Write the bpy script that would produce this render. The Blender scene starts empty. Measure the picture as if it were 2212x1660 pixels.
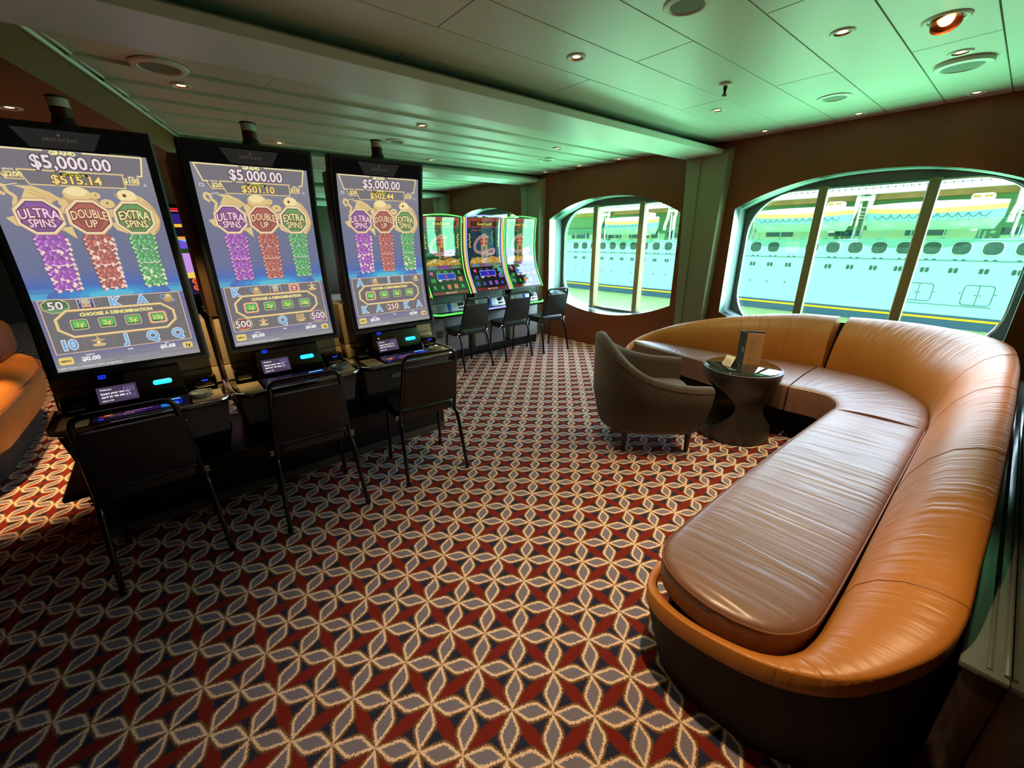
import bpy, bmesh, math, random
from mathutils import Vector, Matrix, noise
random.seed(7)
PI = math.pi
S = bpy.context.scene
COL = S.collection

# ------------------------------------------------------------------ helpers
def lin(c):
    return tuple(((x/255)/12.92 if x/255 <= .04045 else ((x/255+.055)/1.055)**2.4) for x in c)
def mat(name, rgb=(200,200,200), rough=.5, metal=0., spec=.5, coat=0., emit=None, es=0., bump=None, sheen=0., aniso=0., var=None, raw=None):
    m = bpy.data.materials.new(name); m.use_nodes = True
    nt = m.node_tree; b = nt.nodes['Principled BSDF']
    c = (*(raw or lin(rgb)), 1)
    b.inputs['Base Color'].default_value = c
    b.inputs['Roughness'].default_value = rough
    b.inputs['Metallic'].default_value = metal
    b.inputs['Specular IOR Level'].default_value = spec
    b.inputs['Coat Weight'].default_value = coat
    b.inputs['Coat Roughness'].default_value = .05
    if sheen: b.inputs['Sheen Weight'].default_value = sheen
    if emit:
        b.inputs['Emission Color'].default_value = (*lin(emit), 1)
        b.inputs['Emission Strength'].default_value = es
    if var:   # (scale, amount): soft colour variation of the material itself
        tc = nt.nodes.new('ShaderNodeTexCoord'); n = nt.nodes.new('ShaderNodeTexNoise'); n.inputs['Scale'].default_value = var[0]
        n.inputs['Detail'].default_value = 5
        mx = nt.nodes.new('ShaderNodeMix'); mx.data_type = 'RGBA'
        mx.inputs[6].default_value = tuple(x*(1-var[1]) for x in c[:3])+(1,)
        mx.inputs[7].default_value = tuple(min(1, x*(1+var[1])) for x in c[:3])+(1,)
        nt.links.new(tc.outputs['Object'], n.inputs['Vector']); nt.links.new(n.outputs['Fac'], mx.inputs[0])
        nt.links.new(mx.outputs[2], b.inputs['Base Color'])
    if bump:  # (scale xyz, strength, distance)
        tc = nt.nodes.new('ShaderNodeTexCoord'); mp = nt.nodes.new('ShaderNodeMapping'); mp.inputs['Scale'].default_value = bump[0]
        n = nt.nodes.new('ShaderNodeTexNoise'); n.inputs['Scale'].default_value = 1; n.inputs['Detail'].default_value = 3
        bp = nt.nodes.new('ShaderNodeBump'); bp.inputs['Strength'].default_value = bump[1]; bp.inputs['Distance'].default_value = bump[2]
        nt.links.new(tc.outputs['Object'], mp.inputs['Vector']); nt.links.new(mp.outputs[0], n.inputs['Vector'])
        nt.links.new(n.outputs['Fac'], bp.inputs['Height']); nt.links.new(bp.outputs[0], b.inputs['Normal'])
    return m

def obj(name, bm, m=None, parent=None, smooth=35, kind=None):
    me = bpy.data.meshes.new(name)
    bm.normal_update(); bm.to_mesh(me); bm.free()
    for x in (m if isinstance(m, (list, tuple)) else [m]):
        if x: me.materials.append(x)
    if smooth is not None:
        me.polygons.foreach_set('use_smooth', [True]*len(me.polygons))
        if smooth < 180: me.set_sharp_from_angle(angle=math.radians(smooth))
    o = bpy.data.objects.new(name, me); COL.objects.link(o)
    if parent: o.parent = parent
    if kind: o['kind'] = kind
    return o
def thing(name, label, cat, loc=(0,0,0), rz=0, group=None):
    o = bpy.data.objects.new(name, None); COL.objects.link(o); o.empty_display_size = .1
    o.location = loc; o.rotation_euler = (0,0,rz); o['label'] = label; o['category'] = cat
    if group: o['group'] = group
    return o
def tag(o, label, cat, group=None):
    o['label'] = label; o['category'] = cat
    if group: o['group'] = group
    return o
def copy_tree(o, parent=None):
    c = o.copy(); COL.objects.link(c)
    if parent: c.parent = parent
    for ch in list(o.children): copy_tree(ch, c)
    return c
def place(root, loc, rz, label, group=None, first=False):
    r = root if first else copy_tree(root)
    r.location = loc; r.rotation_euler = (0,0,rz); r['label'] = label
    if group: r['group'] = group
    return r

def NB(): return bmesh.new()
def merge(bm, t, M=None, mi=0, mode=None):
    """append temp bmesh t to bm"""
    if M is not None: bmesh.ops.transform(t, matrix=M, verts=t.verts)
    me = bpy.data.meshes.new('t'); 
    if mi: 
        for f in t.faces: f.material_index = mi
    t.to_mesh(me); t.free(); bm.from_mesh(me); bpy.data.meshes.remove(me)
def box(bm, x0,x1,y0,y1,z0,z1, bev=0, mi=0, seg=2, M=None):
    t = bmesh.new(); bmesh.ops.create_cube(t, size=1)
    bmesh.ops.transform(t, matrix=Matrix.Translation(((x0+x1)/2,(y0+y1)/2,(z0+z1)/2)) @ Matrix.Diagonal((x1-x0,y1-y0,z1-z0,1)), verts=t.verts)
    if bev: bmesh.ops.bevel(t, geom=list(t.edges), offset=bev, segments=seg, profile=.5, affect='EDGES', clamp_overlap=True)
    merge(bm, t, M, mi); return bm
def hexa(bm, pts, bev=0, mi=0, seg=2):
    """8 corner points: bottom 4 ccw, top 4 ccw"""
    t = bmesh.new(); v = [t.verts.new(p) for p in pts]
    for q in ((3,2,1,0),(4,5,6,7),(0,1,5,4),(1,2,6,5),(2,3,7,6),(3,0,4,7)): t.faces.new([v[i] for i in q])
    bmesh.ops.recalc_face_normals(t, faces=t.faces)
    if bev: bmesh.ops.bevel(t, geom=list(t.edges), offset=bev, segments=seg, profile=.5, affect='EDGES', clamp_overlap=True)
    merge(bm, t, None, mi); return bm
def prism(bm, pts2, f, d, bev=0, mi=0, seg=2):
    """polygon pts2 mapped by f(u,v,w) and extruded from w=0 to w=d"""
    t = bmesh.new(); a = [t.verts.new(f(u,v,0)) for u,v in pts2]; b = [t.verts.new(f(u,v,d)) for u,v in pts2]
    n = len(a); t.faces.new(a); t.faces.new(b[::-1])
    for i in range(n): t.faces.new((a[i], b[i], b[(i+1)%n], a[(i+1)%n]))
    bmesh.ops.recalc_face_normals(t, faces=t.faces)
    if bev: bmesh.ops.bevel(t, geom=list(t.edges), offset=bev, segments=seg, profile=.5, affect='EDGES', clamp_overlap=True)
    merge(bm, t, None, mi); return bm
def lathe(bm, prof, n=32, c=(0,0,0), mi=0, axis=None, cap=True):
    t = bmesh.new(); rings = []
    for r,z in prof:
        if r < 1e-6: rings.append([t.verts.new((0,0,z))])
        else: rings.append([t.verts.new((r*math.cos(2*PI*i/n), r*math.sin(2*PI*i/n), z)) for i in range(n)])
    for a,b in zip(rings, rings[1:]):
        for i in range(n):
            j=(i+1)%n
            if len(a)==1 and len(b)==1: continue
            if len(a)==1: t.faces.new((a[0], b[i], b[j]))
            elif len(b)==1: t.faces.new((a[i], a[j], b[0]))
            else: t.faces.new((a[i],a[j],b[j],b[i]))
    if cap:
        if len(rings[0])>1: t.faces.new(rings[0][::-1])
        if len(rings[-1])>1: t.faces.new(rings[-1])
    bmesh.ops.recalc_face_normals(t, faces=t.faces)
    M = Matrix.Translation(c)
    if axis: M = M @ Vector((0,0,1)).rotation_difference(Vector(axis)).to_matrix().to_4x4()
    merge(bm, t, M, mi); return bm
def tube(bm, pts, r, n=10, mi=0, cap=True, closed=False):
    pts = [Vector(p) for p in pts]; N = len(pts); rr = r if isinstance(r,(list,tuple)) else [r]*N
    t = bmesh.new(); rings = []; up = None
    for i,p in enumerate(pts):
        if closed: d = pts[(i+1)%N]-pts[i-1]
        else: d = pts[min(i+1,N-1)]-pts[max(i-1,0)]
        d.normalize()
        if up is None:
            up = Vector((0,0,1)) if abs(d.z)<.9 else Vector((1,0,0))
        s = d.cross(up); s.normalize(); up = s.cross(d)
        rings.append([t.verts.new(p + rr[i]*(math.cos(2*PI*k/n)*s + math.sin(2*PI*k/n)*up)) for k in range(n)])
    for i in range(N if closed else N-1):
        a,b = rings[i], rings[(i+1)%N]
        for k in range(n): t.faces.new((a[k],a[(k+1)%n],b[(k+1)%n],b[k]))
    if cap and not closed: t.faces.new(rings[0][::-1]); t.faces.new(rings[-1])
    bmesh.ops.recalc_face_normals(t, faces=t.faces)
    merge(bm, t, None, mi); return bm
def rpath(pts, r, k=5):
    """round the inner corners of a polyline"""
    pts=[Vector(p) for p in pts]; out=[pts[0]]
    for i in range(1,len(pts)-1):
        a,b,c=pts[i-1],pts[i],pts[i+1]; d1=(a-b); d2=(c-b); q=min(r,d1.length*.49,d2.length*.49)
        p1=b+d1.normalized()*q; p2=b+d2.normalized()*q
        for j in range(k+1):
            u=j/k; out.append(p1*(1-u)**2+b*2*u*(1-u)+p2*u*u)
    out.append(pts[-1]); return out
def rrect(x0,y0,x1,y1,r,k=5):
    o=[]
    for cx,cy,a in ((x1-r,y1-r,0),(x0+r,y1-r,PI/2),(x0+r,y0+r,PI),(x1-r,y0+r,1.5*PI)):
        for j in range(k+1):
            t=a+PI/2*j/k; o.append((cx+r*math.cos(t), cy+r*math.sin(t)))
    return o
def cyl(bm, a, b, r, n=16, mi=0): return tube(bm, [a,b], r, n, mi)
def catmull(P, k=6, closed=False):
    """P list of tuples -> smooth interpolation"""
    n=len(P); out=[]
    for i in range(n if closed else n-1):
        p0=P[(i-1)%n] if closed else P[max(i-1,0)]; p1=P[i]; p2=P[(i+1)%n]; p3=P[(i+2)%n] if closed else P[min(i+2,n-1)]
        for j in range(k):
            t=j/k
            out.append(tuple(.5*((2*b)+(-a+c)*t+(2*a-5*b+4*c-d)*t*t+(-a+3*b-3*c+d)*t**3) for a,b,c,d in zip(p0,p1,p2,p3)))
    if not closed: out.append(tuple(P[-1]))
    return out
_tc = {}
def text_bm(s, size=1., bold=.02, align='CENTER', sx=1., depth=0.):
    cu = bpy.data.curves.new('t','FONT'); cu.body=s; cu.size=size; cu.offset=bold*size; cu.align_x=align; cu.resolution_u=2; cu.extrude=depth
    o = bpy.data.objects.new('t',cu); me = bpy.data.meshes.new_from_object(o)
    bm = bmesh.new(); bm.from_mesh(me); bpy.data.objects.remove(o); bpy.data.curves.remove(cu); bpy.data.meshes.remove(me)
    if sx!=1: bmesh.ops.transform(bm, matrix=Matrix.Diagonal((sx,1,1,1)), verts=bm.verts)
    return bm

# --------------------------------------------------------------- node math
class NX:
    def __init__(s, nt): s.nt=nt
    def m(s, op, a, b=None, c=None):
        n=s.nt.nodes.new('ShaderNodeMath'); n.operation=op
        for i,x in enumerate((a,b,c)):
            if x is None: continue
            if isinstance(x,(int,float)): n.inputs[i].default_value=x
            else: s.nt.links.new(x, n.inputs[i])
        return n.outputs[0]
    def mix(s, f, a, b):
        n=s.nt.nodes.new('ShaderNodeMix'); n.data_type='RGBA'
        for i,x in ((0,f),(6,a),(7,b)):
            if isinstance(x,(int,float)): n.inputs[i].default_value=x
            elif isinstance(x,tuple): n.inputs[i].default_value=(*x,1) if len(x)==3 else x
            else: s.nt.links.new(x,n.inputs[i])
        return n.outputs[2]

def carpet_material():
    m=bpy.data.materials.new('carpet'); m.use_nodes=True; nt=m.node_tree; X=NX(nt); b=nt.nodes['Principled BSDF']
    b.inputs['Roughness'].default_value=.95; b.inputs['Specular IOR Level'].default_value=.1
    tc=nt.nodes.new('ShaderNodeTexCoord')
    nz=nt.nodes.new('ShaderNodeTexNoise'); nz.inputs['Scale'].default_value=260; nz.inputs['Detail'].default_value=2
    nt.links.new(tc.outputs['Object'], nz.inputs['Vector'])
    sep=nt.nodes.new('ShaderNodeSeparateXYZ'); nt.links.new(tc.outputs['Object'],sep.inputs[0])
    sc=nt.nodes.new('ShaderNodeSeparateXYZ'); nt.links.new(nz.outputs['Color'],sc.inputs[0])
    x=X.m('ADD', X.m('SUBTRACT',sep.outputs[0],.394), X.m('MULTIPLY',X.m('SUBTRACT',sc.outputs[0],.5),.020))
    y=X.m('ADD', X.m('SUBTRACT',sep.outputs[1],1.144), X.m('MULTIPLY',X.m('SUBTRACT',sc.outputs[1],.5),.020))
    p=X.m('MULTIPLY',x,1/.2046); q=X.m('MULTIPLY',y,1/.1990)    # diagonal lattice, x,y aligned
    u=X.m('SUBTRACT',p,q); v=X.m('ADD',p,q)
    def fr(a): return X.m('FRACT',a)
    def cf(a): return X.m('SUBTRACT',fr(X.m('ADD',a,.5)),.5)
    def petal(t,s):
        sg=X.m('SIGN',s)
        pk=X.m('ADD',.5,X.m('MULTIPLY',sg,.055))
        w=X.m('MULTIPLY',X.m('MINIMUM',X.m('DIVIDE',t,pk),X.m('DIVIDE',X.m('SUBTRACT',1.,t),X.m('SUBTRACT',1.,pk))),.245)
        w=X.m('MINIMUM',w,.216)
        return X.m('SUBTRACT',w,X.m('ABSOLUTE',s))
    d=X.m('MAXIMUM',petal(fr(u),cf(v)),petal(fr(v),cf(u)))
    def lens(t,s):
        w=X.m('MULTIPLY',X.m('MULTIPLY',t,X.m('SUBTRACT',1.,t)),.45)
        return X.m('SUBTRACT',w,X.m('ABSOLUTE',s))
    r=X.m('MAXIMUM',lens(fr(p),cf(q)),lens(fr(q),cf(p)))
    def stp(val,e,wd=.008):
        n=nt.nodes.new('ShaderNodeMapRange'); n.inputs[1].default_value=e-wd; n.inputs[2].default_value=e+wd
        nt.links.new(val,n.inputs[0]); return n.outputs[0]
    navy=lin((44,46,66)); red=lin((122,38,30)); brown=lin((122,88,64)); cream=lin((250,214,186)); gray=lin((130,120,136))
    c=X.mix(stp(r,0.),navy,red)
    c=X.mix(stp(d,-.056),c,brown)
    c=X.mix(stp(d,0.),c,cream)
    c=X.mix(stp(d,.066),c,gray)
    n2=nt.nodes.new('ShaderNodeTexNoise'); n2.inputs['Scale'].default_value=420; n2.inputs['Detail'].default_value=3
    nt.links.new(tc.outputs['Object'], n2.inputs['Vector'])
    f=X.m('ADD',.62,X.m('MULTIPLY',n2.outputs['Fac'],.76))
    vm=nt.nodes.new('ShaderNodeVectorMath'); vm.operation='SCALE'; nt.links.new(c,vm.inputs[0]); nt.links.new(f,vm.inputs['Scale'])
    nt.links.new(vm.outputs[0],b.inputs['Base Color'])
    bp=nt.nodes.new('ShaderNodeBump'); bp.inputs['Strength'].default_value=.5; bp.inputs['Distance'].default_value=.004
    nt.links.new(n2.outputs['Fac'],bp.inputs['Height']); nt.links.new(bp.outputs[0],b.inputs['Normal'])
    return m

def leather(name, rgb, rough=.4, su=26., sv=2.2, st=.5, spec=.5, coat=.0, warp=.35):
    """wrinkled leather; the UV map runs u along the piece and v across it, in metres"""
    m=mat(name,rgb,rough,spec=spec,coat=coat); nt=m.node_tree; X=NX(nt); b=nt.nodes['Principled BSDF']
    uv=nt.nodes.new('ShaderNodeUVMap')
    mp=nt.nodes.new('ShaderNodeMapping'); mp.inputs['Scale'].default_value=(su,sv,1); nt.links.new(uv.outputs[0],mp.inputs['Vector'])
    mp.inputs['Rotation'].default_value=(0,0,warp*.3)
    n=nt.nodes.new('ShaderNodeTexNoise'); n.inputs['Scale'].default_value=1; n.inputs['Detail'].default_value=2.5; n.inputs['Distortion'].default_value=.5
    nt.links.new(mp.outputs[0],n.inputs['Vector'])
    # fold ridges: sharp where the noise crosses the middle
    rd=X.m('ABSOLUTE',X.m('SUBTRACT',n.outputs['Fac'],.5)); rd=X.m('MINIMUM',X.m('MULTIPLY',rd,7.),1.)
    mask=nt.nodes.new('ShaderNodeTexNoise'); mask.inputs['Scale'].default_value=2.3; nt.links.new(uv.outputs[0],mask.inputs['Vector'])
    mk=nt.nodes.new('ShaderNodeMapRange'); mk.inputs[1].default_value=.42; mk.inputs[2].default_value=.62; nt.links.new(mask.outputs['Fac'],mk.inputs[0])
    h=X.m('MULTIPLY',X.m('ADD',X.m('MULTIPLY',rd,.6),X.m('MULTIPLY',n.outputs['Fac'],.8)),X.m('ADD',.25,X.m('MULTIPLY',mk.outputs[0],.75)))
    g=nt.nodes.new('ShaderNodeTexNoise'); g.inputs['Scale'].default_value=300; nt.links.new(uv.outputs[0],g.inputs['Vector'])
    h=X.m('ADD',h,X.m('MULTIPLY',g.outputs['Fac'],.02))
    bp=nt.nodes.new('ShaderNodeBump'); bp.inputs['Strength'].default_value=st; bp.inputs['Distance'].default_value=.012
    nt.links.new(h,bp.inputs['Height']); nt.links.new(bp.outputs[0],b.inputs['Normal'])
    vn=nt.nodes.new('ShaderNodeTexNoise'); vn.inputs['Scale'].default_value=3.; vn.inputs['Detail'].default_value=6; nt.links.new(uv.outputs[0],vn.inputs['Vector'])
    c=lin(rgb); nt.links.new(X.mix(vn.outputs['Fac'],tuple(x*.8 for x in c),tuple(min(1,x*1.2) for x in c)),b.inputs['Base Color'])
    return m

M = {}
M['carpet']=carpet_material()
M['ceil']=mat('ceiling_panel',(214,216,206),.36,spec=.5,var=(3,.03))
M['ceil_gap']=mat('ceiling_gap',(60,62,56),.8)
M['wood']=mat('reddish_wood_veneer',(134,68,36),.34,spec=.4,bump=((3,3,60),.03,.01),var=(2.5,.12))
M['wood_dark']=mat('dark_wood',(46,26,18),.2,spec=.5,var=(4,.2))
M['colpaint']=mat('column_paint',(150,140,112),.5)
M['chrome']=mat('chrome',(225,228,225),.12,metal=1)
M['white_frame']=mat('window_frame_white',(128,142,148),.45)
M['grey_frame']=mat('window_surround_grey',(132,136,126),.5)
M['mullion']=mat('window_mullion',(172,146,104),.45)
M['edge_metal']=mat('edge_metal',(140,150,148),.22,metal=.9)
M['black']=mat('black_plastic',(14,14,15),.4)
M['black_gloss']=mat('black_gloss',(8,8,9),.08,coat=.5)
M['bezel']=mat('bezel_black',(30,29,27),.45)
M['grey_metal']=mat('machine_grey',(92,88,82),.42,spec=.5)
M['champ']=mat('champagne_panel',(206,176,128),.45,metal=.15,bump=((400,400,400),.05,.002))
M['brown_side']=mat('brown_side_panel',(120,86,52),.45)
M['tube']=mat('black_tube',(16,16,17),.22,spec=.6)
M['vinyl']=mat('black_vinyl',(24,23,24),.38,spec=.6,bump=((90,90,90),.15,.003))
M['vinyl_back']=mat('black_vinyl_back',(34,31,30),.5,bump=((90,90,90),.15,.003))
M['leather']=leather('tan_leather',(188,116,46),.42,st=.42,su=18,sv=1.5)
M['leather_seat']=leather('brown_leather',(126,86,70),.40,su=11,sv=1.1,st=.40,spec=1.)
M['leather_plain']=leather('brown_leather_side',(120,70,42),.38,su=3,sv=3,st=.15)
M['seam']=mat('seam_piping',(128,76,40),.5)
M['woven']=mat('black_woven_base',(20,18,17),.75,bump=((160,160,160),.8,.006))
M['ash_wood']=mat('dark_laminate',(50,42,38),.38,spec=.7)
M['tglass']=mat('tabletop_glass',(30,34,32),.03,spec=.8,coat=1)
M['tweed']=mat('grey_brown_tweed',(64,50,38),.95,sheen=.5,bump=((170,170,170),1.,.008),var=(110,.45))
M['stitch']=mat('stitch',(150,118,92),.8)
M['legwood']=mat('espresso_leg',(30,20,16),.3)
M['paper']=mat('paper',(224,216,196),.7)
M['menu_tan']=mat('menu_tan',(176,136,92),.6)
M['menu_green']=mat('menu_grey_green',(52,62,58),.45)
M['pink']=mat('pale_pink_label',(206,178,178),.6)
M['crystal']=mat('pressed_glass',(200,210,200),.06,spec=.8); M['crystal'].node_tree.nodes['Principled BSDF'].inputs['Transmission Weight'].default_value=.6
M['red_lens']=mat('red_lens',(70,12,14),.2)
M['clear_lens']=mat('frosted_lens',(196,200,186),.25)
M['silver']=mat('silver_plastic',(176,178,178),.35,metal=.3)
M['lightgrey']=mat('light_grey_cabinet',(168,170,170),.4)
M['grille']=mat('speaker_grille',(128,134,124),.7,bump=((500,500,500),.6,.003))
M['ring']=mat('speaker_ring',(226,226,216),.4)
M['brass']=mat('copper_ring',(200,110,62),.25,metal=.9)
M['lamp']=mat('halogen',(255,230,190),.3,emit=(255,214,150),es=9)
M['stone']=mat('polished_ledge',(116,118,112),.12,metal=.35,var=(8,.2))
M['wallgloss']=mat('dark_polished_wall',(52,46,42),.09,metal=.6)
M['tile']=mat('grey_stone',(120,120,112),.3)

def emis(name, rgb, s):
    m=bpy.data.materials.new(name); m.use_nodes=True; nt=m.node_tree; b=nt.nodes['Principled BSDF']
    b.inputs['Base Color'].default_value=(.01,.01,.01,1); b.inputs['Roughness'].default_value=.2
    b.inputs['Emission Color'].default_value=(*lin(rgb),1); b.inputs['Emission Strength'].default_value=s
    return m
def screen_mat(name, s, rough=.06, spec=.5, coat=.0):
    m=bpy.data.materials.new(name); m.use_nodes=True; nt=m.node_tree; b=nt.nodes['Principled BSDF']
    a=nt.nodes.new('ShaderNodeVertexColor'); a.layer_name='Col'
    b.inputs['Base Color'].default_value=(.006,.006,.006,1); b.inputs['Roughness'].default_value=rough
    b.inputs['Specular IOR Level'].default_value=spec; b.inputs['Coat Weight'].default_value=coat; b.inputs['Coat Roughness'].default_value=.02
    nt.links.new(a.outputs['Color'],b.inputs['Emission Color']); b.inputs['Emission Strength'].default_value=s
    return m
M['shipwhite_l']=mat('silver_print',(240,240,240),.4)
M['screen']=screen_mat('lit_screen',1.08)
M['screen_far']=screen_mat('lit_curved_screen',.9,rough=.03,spec=.8,coat=.35)
M['cyan_led']=emis('cyan_led',(30,170,255),3.); M['blue_led']=emis('blue_led',(20,60,255),1.6)
M['green_led']=emis('green_led',(90,255,90),1.7); M['violet_led']=emis('violet_led',(150,150,255),1.7); M['bulb']=emis('warm_bulb',(255,214,120),2.)
M['gold_led']=emis('gold_led',(225,190,110),.8)

# ------------------------------------------------------------------- camera
F=883.17; pitch=math.radians(-19.744); roll=math.radians(-.784); yaw=math.radians(50.294)
w=Vector((math.cos(pitch)*math.cos(yaw),math.cos(pitch)*math.sin(yaw),math.sin(pitch)))
r0=Vector((math.sin(yaw),-math.cos(yaw),0)); u0=r0.cross(w)
r=math.cos(roll)*r0+math.sin(roll)*u0; u=-math.sin(roll)*r0+math.cos(roll)*u0
cam=bpy.data.cameras.new('camera'); cam.sensor_width=36; cam.lens=F/2212*36; cam.clip_start=.05; cam.clip_end=500
co=bpy.data.objects.new('camera',cam); COL.objects.link(co)
mm=Matrix((r,u,-w)).transposed().to_4x4(); mm.translation=(0,0,1.55); co.matrix_world=mm; S.camera=co

# ---------------------------------------------------------------- the room
XL,XR,YB,YF=-6.,4.8,-.24,13.
CZ=2.45
b=NB(); box(b,-6.2,5.3,-3.2,13.2,-.1,0); obj('floor',b,M['carpet'],smooth=None,kind='structure')
b=NB()
# boarded ceiling, staggered panels with open joints
rowh=.3275
def ceil_left(y): # X of the diagonal edge where the ceiling steps down
    return -.3+(y-2.8)*.283 if y>0 else -1.2
def panel(bm,x0,x1,y0,y1,z,tilt=0.,g=.0028,sl=0.):
    x0+=g;x1-=g;y0+=g;y1-=g
    if x1-x0<.02: return
    hexa(bm,[(x0,y0,z),(x1,y0,z),(x1,y1,z+tilt),(x0+sl,y1,z+tilt),(x0,y0,z+.03),(x1,y0,z+.03),(x1,y1,z+.03),(x0+sl,y1,z+.03)],.0012,seg=1)
for k in range(-2,8):
    y0,y1=.0+rowh*k,rowh*(k+1)
    if k==7: y1=2.455
    off=2.28 if k%2==0 else 3.34
    xs=[off+2.12*j for j in range(-4,4)]
    for a,c in zip(xs,xs[1:]):
        a,c=max(a,-3.),min(c,4.86)
        if c>a: panel(b,a,c,max(y0,-.24),y1,CZ)
ys=2.64
k=0
while ys<13:
    y1=ys+.335
    off=(k*.77)%2.3
    lx=ceil_left(ys)+.04
    xs=[off+2.3*j for j in range(-3,4)]
    for a,c in zip(xs,xs[1:]):
        sl=ceil_left(y1)-ceil_left(ys) if a<lx else 0.
        a,c=max(a,lx),min(c,4.86)
        if c>a+.12: panel(b,a,c,ys,y1,CZ-.016,.017,.0006,sl)
    ys=y1; k+=1
obj('ceiling',b,M['ceil'],smooth=None,kind='structure')
b=NB(); box(b,-6.2,5.4,-3.2,13.2,CZ+.03,CZ+.1); obj('trim_1',b,M['ceil_gap'],smooth=None,kind='structure')
# lowered ceiling on the left, with its fascia and edge trim
b=NB()
pts=[(-1.16,-.24),(-.42,2.35),(.40,5.14),(1.9,10.4),(2.6,13.1)]
low=CZ-.2
b2=NB()
vt=[b2.verts.new((x,y,low)) for x,y in pts]+[b2.verts.new((-6.1,13.1,low)),b2.verts.new((-6.1,-.24,low))]
b2.faces.new(vt[::-1])
up=[b2.verts.new((x,y,CZ+.02)) for x,y in pts]
for i in range(len(pts)-1): b2.faces.new((vt[i],vt[i+1],up[i+1],up[i]))
obj('trim_2',b2,mat('lowered_ceiling',(126,84,42),.5),smooth=None,kind='structure')
b=NB(); tube(b,[(x+.012,y,CZ-.012) for x,y in pts],.014,6); tube(b,[(x+.05,y,CZ-.006) for x,y in pts],.008,6)
obj('trim_3',b,M['ceil'],kind='structure')
# beams under the ceiling and the tapered columns they land on
def beam(yc):
    b=NB(); y0,y1=yc-.16,yc+.25; z=2.325
    prof=[(y0,z),(y0,z+.045),(yc+.05,CZ+.01),(y1,CZ+.01),(y1,z)]
    x0=-1.3 if yc<3 else ceil_left(yc)+.02
    prism(b,prof,lambda u,v,w:(x0+w,u,v),4.85-x0,.004)
    return b
for i,yc in enumerate((2.40,5.15,7.9,10.65)):
    obj('trim_%d'%(4+i),beam(yc),M['ceil'],smooth=None,kind='structure')
for i,yc in enumerate((2.38,5.13,7.88,10.63)):
    b=NB(); xf=4.68
    hexa(b,[(xf,yc-.15,0),(4.9,yc-.17,0),(4.9,yc+.15,0),(xf,yc+.13,0),(xf,yc-.21,2.33),(4.9,yc-.23,2.45),(4.9,yc+.25,2.45),(xf,yc+.23,2.33)],.006)
    box(b,xf-.012,xf,yc+.06,yc+.085,0.,2.32)
    obj('trim_%d'%(10+i),b,M['colpaint'],kind='structure')

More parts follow.
